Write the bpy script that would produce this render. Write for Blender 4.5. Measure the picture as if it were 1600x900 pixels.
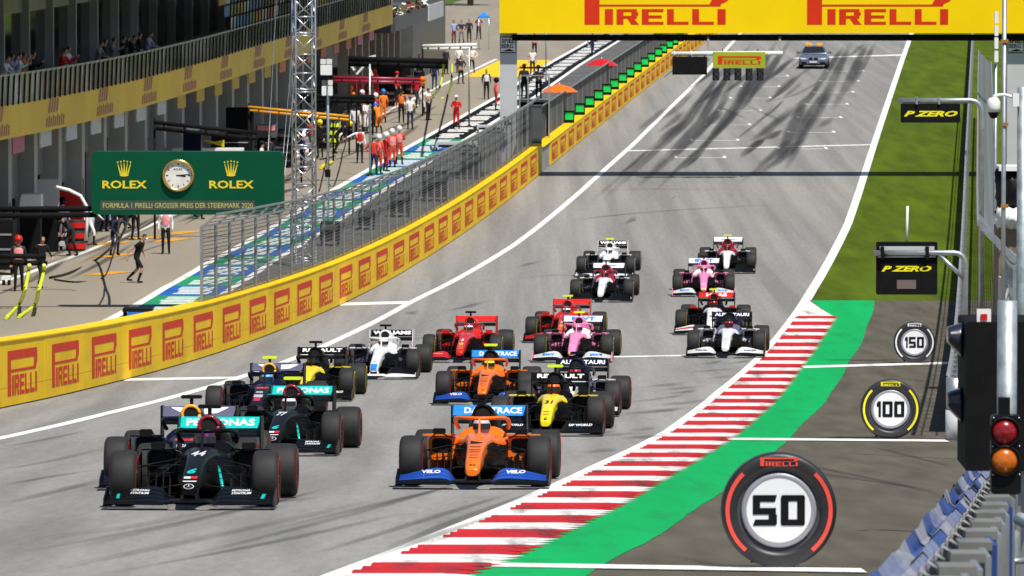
import bpy, bmesh, math, random
import numpy as np
from mathutils import Vector, Matrix
from mathutils.bvhtree import BVHTree
random.seed(7)
R = math.radians
S = bpy.context.scene
COL = S.collection
for o in list(bpy.data.objects): bpy.data.objects.remove(o)

# ------------------------------------------------------------------ camera, sky, sun, exposure
CAMZ = 13.0
FPX = 9500.0                       # focal length in pixels of a 1600 px wide frame
PITCH = math.atan(600 / FPX)
cam_d = bpy.data.cameras.new('camera'); cam = bpy.data.objects.new('camera', cam_d); COL.objects.link(cam)
cam.location = (0, 0, CAMZ); cam.rotation_euler = (R(90) - PITCH, 0, 0)
cam_d.sensor_width = 36; cam_d.lens = FPX / 1600 * 36
cam_d.clip_start = 0.5; cam_d.clip_end = 6000
cam_d.dof.use_dof = True; cam_d.dof.focus_distance = 100; cam_d.dof.aperture_fstop = 10.0
S.camera = cam

SUN_EL, SUN_AZ = R(61), R(152)     # azimuth from +Y clockwise: the sun stands behind the camera on the right
w = bpy.data.worlds.new('World'); S.world = w; w.use_nodes = True
nt = w.node_tree; nt.nodes.clear()
sky = nt.nodes.new('ShaderNodeTexSky'); sky.sky_type = 'NISHITA'; sky.sun_disc = False
sky.sun_elevation = SUN_EL; sky.sun_rotation = SUN_AZ; sky.altitude = 700
bg = nt.nodes.new('ShaderNodeBackground'); bg.inputs[1].default_value = 0.088
wo = nt.nodes.new('ShaderNodeOutputWorld'); nt.links.new(sky.outputs[0], bg.inputs[0]); nt.links.new(bg.outputs[0], wo.inputs[0])
sl = bpy.data.lights.new('sun', 'SUN'); sl.energy = 4.9; sl.angle = R(0.53); sl.color = (1, .955, .88)
sun = bpy.data.objects.new('sun', sl); COL.objects.link(sun)
sd = Vector((math.sin(SUN_AZ) * math.cos(SUN_EL), math.cos(SUN_AZ) * math.cos(SUN_EL), math.sin(SUN_EL)))
sun.rotation_euler = sd.to_track_quat('Z', 'Y').to_euler(); sun.location = (60, -40, 120)
S.view_settings.view_transform = 'Standard'; S.view_settings.look = 'None'
S.view_settings.gamma = 1; S.view_settings.exposure = 0.14; S.view_settings.use_curve_mapping = False
S.render.engine = 'CYCLES'
S.cycles.use_denoising = True
S.cycles.max_bounces = 6; S.cycles.transparent_max_bounces = 16; S.cycles.diffuse_bounces = 3; S.cycles.glossy_bounces = 2
S.cycles.caustics_reflective = False; S.cycles.caustics_refractive = False
S.cycles.sample_clamp_indirect = 4

# ------------------------------------------------------------------ terrain profile (metres above datum by distance)
_py = [0, 30, 54.7, 71.6, 80, 105, 130, 155, 180, 197, 211, 235, 260, 279, 340, 413, 480, 900, 3000]
_pz = [-1.8, -4.2, -5.98, -7.14, -7.7, -9.25, -10.56, -11.6, -12.3, -12.6, -12.74, -12.78, -12.6, -12.34, -11.6, -10.76, -10.12, -6, 20]
_ys = np.arange(0, 3000, 1.0); _zs = np.interp(_ys, _py, _pz)
_k = np.ones(21) / 21; _zs2 = np.convolve(np.pad(_zs, 10, mode='edge'), _k, 'valid'); _zs2[:12] = _zs[:12]
_zs2 += CAMZ
def gz(y): return float(np.interp(y, _ys, _zs2))
_cp, _sp = math.cos(PITCH), math.sin(PITCH)
def at(x, y, Y):
    """point at distance Y that stands at photograph position (x, y)"""
    u = (x - 800) / FPX; v = (450 - y) / FPX
    d = (u, _cp + v * _sp, -_sp + v * _cp); t = Y / d[1]
    return Vector((d[0] * t, Y, CAMZ + d[2] * t))
def gp(x, y, dz=0.0):
    """ground point seen at photograph position (x, y)"""
    p = at(x, y, 20).z - gz(20) - dz
    Y = 20.0
    while Y < 2500:
        q = at(x, y, Y + 1).z - gz(Y + 1) - dz
        if p > 0 >= q:
            return at(x, y, Y + p / (p - q))
        p = q; Y += 1
    return at(x, y, 900)
def line(pts):
    """traced edge -> function X(Y)"""
    q = sorted((gp(*p) for p in pts), key=lambda v: v.y)
    ys = [v.y for v in q]; xs = [v.x for v in q]
    def f(Y):
        if Y < ys[0]: return xs[0] + (Y - ys[0]) * (xs[1] - xs[0]) / (ys[1] - ys[0])
        if Y > ys[-1]: return xs[-1] + (Y - ys[-1]) * .0735
        return float(np.interp(Y, ys, xs))
    return f

# ------------------------------------------------------------------ materials
MATS = {}
def pm(name, col, rough=.5, metal=0., var=.12, scale=4., bump=0., coat=0., bscale=None, emit=0, trans=0, spec=None, detail=4, coord='Object', aniso=None):
    if name in MATS: return MATS[name]
    m = bpy.data.materials.new(name); m.use_nodes = True; n = m.node_tree; b = n.nodes['Principled BSDF']
    tc = n.nodes.new('ShaderNodeTexCoord')
    nz = n.nodes.new('ShaderNodeTexNoise'); nz.inputs['Scale'].default_value = scale; nz.inputs['Detail'].default_value = detail
    vec = tc.outputs[coord]
    if aniso:
        mp = n.nodes.new('ShaderNodeMapping'); mp.inputs['Scale'].default_value = (1, aniso, 1); mp.inputs['Rotation'].default_value = (0, 0, R(4)); n.links.new(vec, mp.inputs['Vector']); vec = mp.outputs[0]
    n.links.new(vec, nz.inputs['Vector'])
    rp = n.nodes.new('ShaderNodeValToRGB')
    rp.color_ramp.elements[0].position = .3; rp.color_ramp.elements[1].position = .7
    rp.color_ramp.elements[0].color = (*[c * (1 - var) for c in col[:3]], 1); rp.color_ramp.elements[1].color = (*[min(1, c * (1 + var)) for c in col[:3]], 1)
    n.links.new(nz.outputs['Fac'], rp.inputs[0]); n.links.new(rp.outputs[0], b.inputs['Base Color'])
    b.inputs['Roughness'].default_value = rough; b.inputs['Metallic'].default_value = metal
    if coat: b.inputs['Coat Weight'].default_value = coat; b.inputs['Coat Roughness'].default_value = .05
    if spec is not None: b.inputs['Specular IOR Level'].default_value = spec
    if emit:
        n.links.new(rp.outputs[0], b.inputs['Emission Color']); b.inputs['Emission Strength'].default_value = emit
    if trans: b.inputs['Transmission Weight'].default_value = trans
    if bump:
        n2 = n.nodes.new('ShaderNodeTexNoise'); n2.inputs['Scale'].default_value = bscale or scale * 6; n2.inputs['Detail'].default_value = 6
        n.links.new(vec, n2.inputs['Vector'])
        bp = n.nodes.new('ShaderNodeBump'); bp.inputs['Strength'].default_value = bump; bp.inputs['Distance'].default_value = .02
        n.links.new(n2.outputs['Fac'], bp.inputs['Height']); n.links.new(bp.outputs[0], b.inputs['Normal'])
    MATS[name] = m
    return m
def srgb(r, g, b):
    f = lambda c: (c / 255 / 12.92) if c <= 10 else ((c / 255 + .055) / 1.055) ** 2.4
    return (f(r), f(g), f(b))

# ------------------------------------------------------------------ mesh building
class MB:
    def __init__(s): s.v = []; s.f = []; s.m = []; s.sm = []
    def add(s, vs, fs, mi=0, smooth=False, M=None):
        o = len(s.v)
        s.v += [tuple(M @ Vector(v)) if M is not None else tuple(v) for v in vs]
        s.f += [tuple(i + o for i in f) for f in fs]; s.m += [mi] * len(fs); s.sm += [smooth] * len(fs)
        return s
    def box(s, c, d, mi=0, rot=None, M=None):
        hx, hy, hz = d[0] / 2, d[1] / 2, d[2] / 2
        vs = [Vector((x, y, z)) for z in (-hz, hz) for y in (-hy, hy) for x in (-hx, hx)]
        if rot is not None: vs = [rot @ v for v in vs]
        vs = [v + Vector(c) for v in vs]
        return s.add(vs, [(0, 2, 3, 1), (4, 5, 7, 6), (0, 1, 5, 4), (2, 6, 7, 3), (0, 4, 6, 2), (1, 3, 7, 5)], mi, False, M)
    def bar(s, a, b, wd, ht, mi=0, up=(0, 0, 1)):
        """rectangular bar from a to b"""
        a = Vector(a); b = Vector(b); d = (b - a); L = d.length
        if L < 1e-6: return s
        d /= L; up = Vector(up)
        sd_ = d.cross(up)
        if sd_.length < 1e-4: sd_ = d.cross(Vector((1, 0, 0)))
        sd_.normalize(); u = sd_.cross(d)
        vs = []
        for p in (a, b):
            for i, j in ((-1, -1), (1, -1), (1, 1), (-1, 1)): vs.append(p + sd_ * (i * wd / 2) + u * (j * ht / 2))
        return s.add(vs, [(0, 3, 2, 1), (4, 5, 6, 7), (0, 1, 5, 4), (1, 2, 6, 5), (2, 3, 7, 6), (3, 0, 4, 7)], mi)
    def tube(s, pts, r, n=8, mi=0, cap=True, smooth=True, flat=None, up=None):
        pts = [Vector(p) for p in pts]; rings = []; k = len(pts)
        rs = r if isinstance(r, (list, tuple)) else [r] * k
        pu = Vector(up) if up else None
        for i, p in enumerate(pts):
            t = (pts[min(i + 1, k - 1)] - pts[max(i - 1, 0)]).normalized()
            u = pu if pu is not None else (Vector((0, 0, 1)) if abs(t.z) < .9 else Vector((1, 0, 0)))
            a = t.cross(u)
            if a.length < 1e-5: a = t.cross(Vector((0, 1, 0)))
            a.normalize(); b = a.cross(t)
            fl = flat or 1.
            rings.append([p + a * (math.cos(2 * math.pi * j / n) * rs[i]) + b * (math.sin(2 * math.pi * j / n) * rs[i] * fl) for j in range(n)])
        return s.loft(rings, mi, cap, smooth)
    def loft(s, rings, mi=0, cap=True, smooth=True, closed=True):
        n = len(rings[0]); vs = [v for r_ in rings for v in r_]; fs = []
        for i in range(len(rings) - 1):
            for j in range(n if closed else n - 1):
                fs.append((i * n + j, i * n + (j + 1) % n, (i + 1) * n + (j + 1) % n, (i + 1) * n + j))
        s.add(vs, fs, mi, smooth)
        if cap:
            o = len(s.v) - len(vs)
            s.f += [tuple(o + j for j in reversed(range(n))), tuple(o + (len(rings) - 1) * n + j for j in range(n))]
            s.m += [mi, mi]; s.sm += [False, False]
        return s
    def prism(s, poly, a0, a1, axis='z', mi=0, M=None):
        """2-D polygon (ccw) extruded between a0 and a1"""
        def P(p, a):
            return (p[0], p[1], a) if axis == 'z' else ((p[0], a, p[1]) if axis == 'y' else (a, p[0], p[1]))
        n = len(poly); vs = [P(p, a0) for p in poly] + [P(p, a1) for p in poly]
        fs = [tuple(reversed(range(n))), tuple(range(n, 2 * n))] + [(i, (i + 1) % n, n + (i + 1) % n, n + i) for i in range(n)]
        return s.add(vs, fs, mi, False, M)
    def lathe(s, prof, n=24, c=(0, 0, 0), axis='x', mi=0, smooth=True, mis=None):
        """profile of (radius, along) pairs revolved about an axis"""
        k = len(prof); vs = []
        for r_, a in prof:
            for j in range(n):
                t = 2 * math.pi * j / n; q = (r_ * math.cos(t), r_ * math.sin(t))
                vs.append((c[0] + a, c[1] + q[0], c[2] + q[1]) if axis == 'x' else ((c[0] + q[0], c[1] + a, c[2] + q[1]) if axis == 'y' else (c[0] + q[0], c[1] + q[1], c[2] + a)))
        o = len(s.v); s.v += [tuple(v) for v in vs]
        for i in range(k - 1):
            for j in range(n):
                s.f.append((o + i * n + j, o + i * n + (j + 1) % n, o + (i + 1) * n + (j + 1) % n, o + (i + 1) * n + j)); s.m.append(mis[i] if mis else mi); s.sm.append(smooth)
        return s
    def ball(s, c, r, n=10, mi=0, sc=(1, 1, 1)):
        k = n // 2
        prof = [(r * math.sin(math.pi * i / k), -r * math.cos(math.pi * i / k)) for i in range(k + 1)]
        prof[0] = (1e-4, -r); prof[-1] = (1e-4, r)
        o = len(s.v); s.lathe(prof, n, (0, 0, 0), 'z', mi)
        for i in range(o, len(s.v)):
            v = s.v[i]; s.v[i] = (v[0] * sc[0] + c[0], v[1] * sc[1] + c[1], v[2] * sc[2] + c[2])
        return s
    def mesh(s, name, mats):
        me = bpy.data.meshes.new(name); me.from_pydata(s.v, [], s.f)
        mats = mats if isinstance(mats, (list, tuple)) else [mats]
        for m in mats: me.materials.append(m)
        if len(mats) > 1: me.polygons.foreach_set('material_index', s.m)
        if any(s.sm): me.polygons.foreach_set('use_smooth', s.sm)
        bm = bmesh.new(); bm.from_mesh(me); bmesh.ops.recalc_face_normals(bm, faces=bm.faces); bm.to_mesh(me); bm.free()
        me.update(); return me
    def build(s, name, mats, parent=None, world=False, auto=None):
        if world and parent is not None:
            iv = (Matrix.Translation(parent.location) @ parent.rotation_euler.to_matrix().to_4x4()).inverted()
            s.v = [tuple(iv @ Vector(v)) for v in s.v]
        return put(name, s.mesh(name, mats), parent)
def put(name, me, parent=None, loc=None, rot=None):
    o = bpy.data.objects.new(name, me); COL.objects.link(o)
    if parent is not None: o.parent = parent
    if loc is not None: o.location = loc
    if rot is not None: o.rotation_euler = rot
    return o
def tag(o, label, cat, group=None, kind=None):
    if label: o['label'] = label
    if cat: o['category'] = cat
    if group: o['group'] = group
    if kind: o['kind'] = kind
    return o
def struct(o): o['kind'] = 'structure'; return o
def stuff(o): o['kind'] = 'stuff'; return o
def thing(name, label, cat, loc=(0, 0, 0), rotz=0., group=None):
    o = bpy.data.objects.new(name, None); COL.objects.link(o); o.location = loc; o.rotation_euler = (0, 0, rotz)
    o.empty_display_size = .2
    return tag(o, label, cat, group)
def ctree(o, parent=None):
    c = o.copy(); COL.objects.link(c); c.parent = parent
    for ch in o.children: ctree(ch, c)
    return c

# ------------------------------------------------------------------ lettering (2-D outlines turned into mesh)
_tc = {}
def text2d(body, bold=.0, shear=0., space=1.):
    """flat mesh of a text, cap height about 0.7, centred on x, base line at 0: (verts, faces, width)"""
    k = (body, bold, shear, space)
    if k in _tc: return _tc[k]
    cu = bpy.data.curves.new('t', 'FONT'); cu.body = body; cu.size = 1; cu.offset = bold; cu.shear = shear; cu.resolution_u = 2
    cu.space_character = space; cu.align_x = 'CENTER'
    ob = bpy.data.objects.new('t', cu); COL.objects.link(ob)
    dg = bpy.context.evaluated_depsgraph_get(); me = bpy.data.meshes.new_from_object(ob.evaluated_get(dg))
    vs = [tuple(v.co) for v in me.vertices]; fs = [tuple(p.vertices) for p in me.polygons]
    bpy.data.objects.remove(ob); bpy.data.curves.remove(cu); bpy.data.meshes.remove(me)
    xs = [v[0] for v in vs]; zs = [v[1] for v in vs]
    x0, x1, y0, y1 = min(xs), max(xs), min(zs), max(zs)
    vs = [((v[0] - (x0 + x1) / 2) / (x1 - x0), (v[1] - y0) / (y1 - y0)) for v in vs]      # normalised to width 1, height 1
    _tc[k] = (vs, fs); return _tc[k]
def rects_letter(ch, s=.3):
    """block letters in a unit box built of butted pieces"""
    q = lambda x0, y0, x1, y1: [(x0, y0), (x1, y0), (x1, y1), (x0, y1)]
    t = .2
    if ch == 'I': return [q(0, 0, 1, 1)]
    if ch == 'L': return [q(0, 0, s, 1), q(s, 0, 1, t)]
    if ch == 'E': return [q(0, 0, s, 1), q(s, 0, 1, t), q(s, .4, .92, .4 + t), q(s, 1 - t, 1, 1)]
    if ch == 'R': return [q(0, 0, s, 1), q(s, 1 - t, .94, 1), q(s, .38, .94, .38 + t), q(1 - s, .38 + t, 1, 1 - t), [(.5, .38), (1 - s, 0), (1.04, 0), (.5 + s, .38)]]
    if ch == '5': return [[(0, 1 - .22), (.92, .78), (1, 1), (0, 1)], q(0, .36, .3, .78), q(.3, .36, .96, .58), q(.66, .2, 1, .36), [(0, 0), (.94, 0), (1, .06), (1, .2), (.1, .2)]]
    if ch == '0': return [[(.05, 0), (.95, 0), (1, .06), (1, .2), (0, .2), (0, .06)], q(0, .2, .32, .8), q(.68, .2, 1, .8), [(0, .8), (1, .8), (1, .94), (.95, 1), (.05, 1), (0, .94)]]
    if ch == '1': return [q(.45, 0, 1, 1), [(0, .66), (.45, .66), (.45, 1), (.3, 1), (0, .84)]]
    return []
def block_text(word, x0, y0, x1, y1, gap=.18, narrow='I1', nw=.36, s=.3):
    ws = [nw if c in narrow else 1. for c in word]; tot = sum(ws) + gap * (len(word) - 1); u = (x1 - x0) / tot; x = x0; out = []
    for c, w_ in zip(word, ws):
        for p in rects_letter(c, s): out.append([(x + a * w_ * u, y0 + b * (y1 - y0)) for a, b in p])
        x += (w_ + gap) * u
    return out
def long_p(w_, h):
    """word mark whose P stretches over the other letters"""
    s = .105 * w_; q = lambda x0, y0, x1, y1: [(x0, y0), (x1, y0), (x1, y1), (x0, y1)]
    o = [q(0, 0, s, h), q(s, h * .80, w_ * .93, h), [(w_ * .93, h * .80), (w_, h * .80), (w_, h * .9), (w_ * .985, h), (w_ * .93, h)],
         [(w_ * .87, h * .58), (w_ * .95, h * .58), (w_, h * .68), (w_, h * .80), (w_ * .90, h * .80)], q(s, h * .52, w_ * .95, h * .58)]
    return o + block_text('IRELLI', s * 1.35, 0, w_ * .985, h * .45, gap=.16, nw=.38, s=.32)
def add_flat(mb, polys, f3, mi=0):
    """2-D pieces placed by f3(u, v) -> point"""
    for p in polys:
        mb.add([f3(a, b) for a, b in p], [tuple(range(len(p)))], mi)
def add_text(mb, body, f3, w_, h, bold=.02, shear=0., mi=0, space=1.):
    vs, fs = text2d(body, bold, shear, space)
    mb.add([f3(a * w_, b * h) for a, b in vs], fs, mi)
# ================================================================== the setting: ground sheets
def track_material():
    m = pm('asphalt', (.255, .25, .235), .9, 0, .07, .12, .25, bscale=30, spec=.1, aniso=.05)
    n = m.node_tree; b = n.nodes['Principled BSDF']; tc = n.nodes['Texture Coordinate']
    src = b.inputs['Base Color'].links[0].from_socket
    # fine aggregate
    f = n.nodes.new('ShaderNodeTexNoise'); f.inputs['Scale'].default_value = 11; f.inputs['Detail'].default_value = 8; f.inputs['Roughness'].default_value = .75
    mg = n.nodes.new('ShaderNodeMapping'); mg.inputs['Scale'].default_value = (1, .07, 1); n.links.new(tc.outputs['Object'], mg.inputs['Vector']); n.links.new(mg.outputs[0], f.inputs['Vector'])
    r1 = n.nodes.new('ShaderNodeMapRange'); r1.inputs[1].default_value = .3; r1.inputs[2].default_value = .7; r1.inputs[3].default_value = .86; r1.inputs[4].default_value = 1.14
    n.links.new(f.outputs['Fac'], r1.inputs[0])
    # streaks along the driving direction
    mp = n.nodes.new('ShaderNodeMapping'); mp.inputs['Scale'].default_value = (1.2, .018, 1); mp.inputs['Rotation'].default_value = (0, 0, R(4.3))
    n.links.new(tc.outputs['Object'], mp.inputs['Vector'])
    g = n.nodes.new('ShaderNodeTexNoise'); g.inputs['Scale'].default_value = 1; g.inputs['Detail'].default_value = 5
    n.links.new(mp.outputs[0], g.inputs['Vector'])
    r2 = n.nodes.new('ShaderNodeMapRange'); r2.inputs[1].default_value = .35; r2.inputs[2].default_value = .65; r2.inputs[3].default_value = .76; r2.inputs[4].default_value = 1.06
    n.links.new(g.outputs['Fac'], r2.inputs[0])
    mu = n.nodes.new('ShaderNodeMath'); mu.operation = 'MULTIPLY'; n.links.new(r1.outputs[0], mu.inputs[0]); n.links.new(r2.outputs[0], mu.inputs[1])
    mx = n.nodes.new('ShaderNodeVectorMath'); mx.operation = 'SCALE'; n.links.new(src, mx.inputs[0]); n.links.new(mu.outputs[0], mx.inputs['Scale'])
    n.links.new(mx.outputs[0], b.inputs['Base Color'])
    return m
M_TRACK = track_material()
M_PIT = pm('pit_lane_concrete', (.265, .232, .182), .88, 0, .14, .35, .2, bscale=25, aniso=.06, spec=.1)
M_RUN = pm('runoff_asphalt', (.100, .089, .068), .9, 0, .22, 2.2, .3, aniso=.08, bscale=40, detail=8, spec=.1)
M_GRASSB = pm('grass_soil', (.068, .105, .004), .95, 0, .28, 1.2, .5, bscale=18, aniso=.1, detail=8, spec=.1)
M_GREEN = pm('green_paint', (.0, .34, .085), .7, 0, .12, .8, .15, aniso=.08, bscale=30, detail=6, spec=.1)
M_WHITE = pm('white_paint', (.80, .79, .75), .6, 0, .06, 3, .1, bscale=40, spec=.1)
M_RED = pm('red_paint', (.55, .022, .028), .55, 0, .18, 1.5, .15, bscale=30, spec=.1)
M_TERR = pm('far_meadow', (.06, .10, .02), .95, 0, .3, .05, spec=.1)

STEP = 1.5
def strip(name, fl, fr, y0, y1, dz, mat, parent=None, nx=1, kind='structure'):
    mb = MB(); n = max(2, int((y1 - y0) / STEP)); rows = []
    for i in range(n + 1):
        Y = y0 + (y1 - y0) * i / n; a = fl(Y); b = fr(Y)
        rows.append([(a + (b - a) * j / nx, Y, gz(Y) + dz) for j in range(nx + 1)])
    vs = [v for r_ in rows for v in r_]; k = nx + 1
    mb.add(vs, [(i * k + j, i * k + j + 1, (i + 1) * k + j + 1, (i + 1) * k + j) for i in range(n) for j in range(nx)])
    o = mb.build(name, mat, parent)
    if parent is None: o['kind'] = kind
    return o
def cross(name, p0, p1, width, dz, mat, parent):
    """painted line across the ground between two seen points"""
    a = gp(*p0); b = gp(*p1); n = max(2, int(abs(b.x - a.x) / 2) + 1); mb = MB(); vs = []
    for i in range(n + 1):
        t = i / n; x = a.x + (b.x - a.x) * t; y = a.y + (b.y - a.y) * t
        for s_ in (-.5, .5): vs.append((x, y + s_ * width, gz(y + s_ * width) + dz))
    mb.add(vs, [(2 * i, 2 * i + 2, 2 * i + 3, 2 * i + 1) for i in range(n)])
    return mb.build(name, mat, parent)

WALLX = line([(0, 645), (195, 595), (300, 563), (400, 526), (575, 450), (800, 311), (845, 271), (1000, 148), (1050, 110)])
_wl = np.polyfit([125, 140, 155, 170, 200, 260, 278, 340], [WALLX(v) for v in (125, 140, 155, 170, 200, 260, 278, 340)], 1)
def wallx(Y): return float(_wl[0] * Y + _wl[1])
SLOPE = float(_wl[0]); ANG = math.atan(SLOPE)              # direction of the whole straight
DIRV = Vector((math.sin(ANG), math.cos(ANG), 0)); NORV = Vector((math.cos(ANG), -math.sin(ANG), 0))
EDGE = line([(1422, 52), (1362, 225), (1350, 262), (1320, 350), (1265, 450), (1200, 540), (1120, 612), (1037, 675), (930, 727), (800, 786), (705, 825), (510, 900)])
KIN = lambda Y: EDGE(Y) + .2
KOUT = line([(1301, 497), (1250, 570), (1200, 632), (1150, 675), (1085, 717), (1025, 752), (950, 795), (867, 835), (807, 865), (720, 900)])
GOUT0 = line([(1367, 470), (1352, 522), (1325, 570), (1292, 625), (1245, 672), (1190, 725), (1127, 772), (1075, 805), (1017, 842), (960, 873), (920, 900)])
GOUT = lambda Y: GOUT0(Y) + .012 * math.sin(Y * 1.7) + .02 * math.sin(Y * .31 + 1) + .008 * math.sin(Y * 3.9)
BARX = line([(1520, 60), (1510, 260), (1500, 470), (1480, 690)])
WLX = line([(0, 685), (180, 643), (390, 585), (640, 473), (800, 385), (935, 274), (990, 225), (1100, 117), (1157, 52)])
facx = lambda Y: wallx(Y) - 16.4                            # garage front
YG = gp(1380, 469.5).y                                      # where the grass verge ends

o = strip('terrain', lambda Y: -1500, lambda Y: 1500, 0, 2998, -.05, M_TERR)
track = strip('race_track', lambda Y: wallx(Y) - .1, lambda Y: EDGE(Y) + .02, 20, 700, 0, M_TRACK, nx=4)
pit = strip('pit_lane', lambda Y: facx(Y) - 12, lambda Y: wallx(Y) - .1, 60, 700, 0, M_PIT, nx=4)
run = strip('runoff_area', lambda Y: EDGE(Y) + .02, lambda Y: BARX(Y) + 14, 20, YG, 0, M_RUN, nx=4)
grass = strip('grass_verge', lambda Y: EDGE(Y) + .02, lambda Y: BARX(Y) + 30, YG, 700, 0, M_GRASSB, nx=6)
green = strip('green_runoff_strip', lambda Y: min(KOUT(Y), GOUT(Y) - .3) if Y < 181 else EDGE(Y) + .3 + (KOUT(181) - EDGE(181) - .3) * max(0, (YG - Y) / (YG - 181)), GOUT, 30, YG, .006, M_GREEN, nx=3)
# painted lines
strip('pit_exit_line', lambda Y: WLX(Y) - .13, lambda Y: WLX(Y) + .13, 60, 690, .006, M_WHITE, track)
strip('edge_line', lambda Y: EDGE(Y) - .04, KIN, 30, YG, .008, M_WHITE, track)
strip('edge_line', lambda Y: EDGE(Y) - .04, lambda Y: EDGE(Y) + .29, YG, 690, .008, M_WHITE, track)
cross('distance_line', (768, 884), (1350, 893), .95, .012, M_WHITE, run)
cross('distance_line', (1136, 686.5), (1480, 689.5), 1.2, .012, M_WHITE, run)
cross('distance_line', (1254, 574), (1486, 567.5), 1.4, .012, M_WHITE, run)
cross('cross_line', (955, 558), (1190, 553.5), .8, .007, M_WHITE, track)
cross('cross_line', (196, 593.5), (370, 590.5), 1.5, .007, M_WHITE, track)
cross('cross_line', (516, 476), (646, 472.5), 1.8, .007, M_WHITE, track)
cross('cross_line', (975, 236), (1366, 226), .8, .007, M_WHITE, track)
cross('cross_line', (1240, 91), (1410, 86), 2.0, .007, M_WHITE, track)
# grid slot brackets
for i in range(14):
    Y = 292 + i * 8.0 * 1.02
    for s_ in (0, 1):
        if (i + s_) % 2: continue
        xc = EDGE(Y) - (3.3 if s_ else 8.0); mb = MB()
        a = xc - 1.25; b = xc + 1.25; z = gz(Y) + .007
        mb.add([(a, Y, z), (b, Y, z), (b, Y + .25, gz(Y + .25) + .007), (a, Y + .25, gz(Y + .25) + .007)], [(0, 1, 2, 3)])
        for q in (a, b - .15):
            mb.add([(q, Y + .25, gz(Y + .25) + .007), (q + .15, Y + .25, gz(Y + .25) + .007), (q + .15, Y + 1.8, gz(Y + 1.8) + .007), (q, Y + 1.8, gz(Y + 1.8) + .007)], [(0, 1, 2, 3)])
        mb.build('grid_slot', M_WHITE, track)

# kerb: alternating red and white blocks, each with ridges and a saw-tooth outer end
kerb = strip('kerb', lambda Y: KIN(Y) - .01, lambda Y: KOUT(Y) + .04, 45, 181, .003, pm('kerb_concrete', (.35, .34, .32), .85, 0, .15, 2, .2, spec=.1))
PERS = (2.0, 2.54); NT = 3
M_KR = pm('kerb_red', (.50, .010, .014), .6, 0, .22, .9, .15, bscale=14, detail=8, coord='Generated', spec=.12)
M_KW = pm('kerb_white', (.74, .72, .68), .6, 0, .1, .9, .15, bscale=14, detail=8, coord='Generated', spec=.12)
def rubber_dirt(m, amt):
    """rubber smears left on the painted blocks"""
    n = m.node_tree; b = n.nodes['Principled BSDF']; src = b.inputs['Base Color'].links[0].from_socket
    tc = n.nodes.new('ShaderNodeNewGeometry')
    mp = n.nodes.new('ShaderNodeMapping'); mp.inputs['Rotation'].default_value = (0, 0, R(8)); mp.inputs['Scale'].default_value = (1.5, .16, 1)
    n.links.new(tc.outputs['Position'], mp.inputs['Vector'])
    nz = n.nodes.new('ShaderNodeTexNoise'); nz.inputs['Scale'].default_value = 1.6; nz.inputs['Detail'].default_value = 7; nz.inputs['Roughness'].default_value = .65
    n.links.new(mp.outputs[0], nz.inputs['Vector'])
    r_ = n.nodes.new('ShaderNodeMapRange'); r_.inputs[1].default_value = .50; r_.inputs[2].default_value = .72; r_.inputs[3].default_value = 0; r_.inputs[4].default_value = amt
    n.links.new(nz.outputs['Fac'], r_.inputs[0])
    mx = n.nodes.new('ShaderNodeMix'); mx.data_type = 'RGBA'; n.links.new(r_.outputs[0], mx.inputs[0]); n.links.new(src, mx.inputs[6]); mx.inputs[7].default_value = (.03, .028, .026, 1)
    n.links.new(mx.outputs[2], b.inputs['Base Color'])
rubber_dirt(M_KR, .9); rubber_dirt(M_KW, .8); rubber_dirt(M_WHITE, .4); rubber_dirt(M_GREEN, .28)
Yk = 46.0; i = 0
while Yk < 180.5:
    PER = PERS[i % 2]; mb = MB(); d = PER / NT
    for t in range(NT):
        ya = Yk + t * d; yb = ya + d
        if yb > 180.9: yb = 180.9
        ym = ya + (yb - ya) * .55
        xi = KIN(ya); xo = KOUT(ya); ext = .16 + .5 * (xo - KIN(ya)) * .06
        top = .022
        for x_a, x_b, za, zb in ((xi, xo - .1, top, top),):
            mb.add([(x_a, ya, gz(ya) + za - .004), (x_b, ya, gz(ya) + zb - .004), (x_b, ym, gz(ym) + zb + .004), (x_a, ym, gz(ym) + za + .002)], [(0, 1, 2, 3)])
            mb.add([(x_a, ym, gz(ym) + za + .002), (x_b, ym, gz(ym) + zb + .004), (x_b, yb, gz(yb) + zb - .004), (x_a, yb, gz(yb) + za - .004)], [(0, 1, 2, 3)])
        mb.add([(xo - .1, ya, gz(ya) + top - .004), (xo + .02, ya, gz(ya) + .012), (xo + ext, ym, gz(ym) + .012), (xo - .1, ym, gz(ym) + top + .004)], [(0, 1, 2, 3)])
        mb.add([(xo - .1, ym, gz(ym) + top + .004), (xo + ext, ym, gz(ym) + .012), (xo + .02, yb, gz(yb) + .012), (xo - .1, yb, gz(yb) + top - .004)], [(0, 1, 2, 3)])
    mb.build('kerb_block', M_KR if i % 2 else M_KW, kerb)
    Yk += PER; i += 1
# pointed white end of the kerb
mb = MB(); n = 10
for k in range(n):
    ya = 181 + (YG - 181) * k / n; yb = 181 + (YG - 181) * (k + 1) / n
    f = lambda Y: KIN(Y) + (KOUT(181) - KIN(181)) * (YG - Y) / (YG - 181)
    mb.add([(KIN(ya), ya, gz(ya) + .02), (f(ya), ya, gz(ya) + .02), (f(yb), yb, gz(yb) + .02), (KIN(yb), yb, gz(yb) + .02)], [(0, 1, 2, 3)])
mb.build('kerb_tip', M_KW, kerb)

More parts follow.
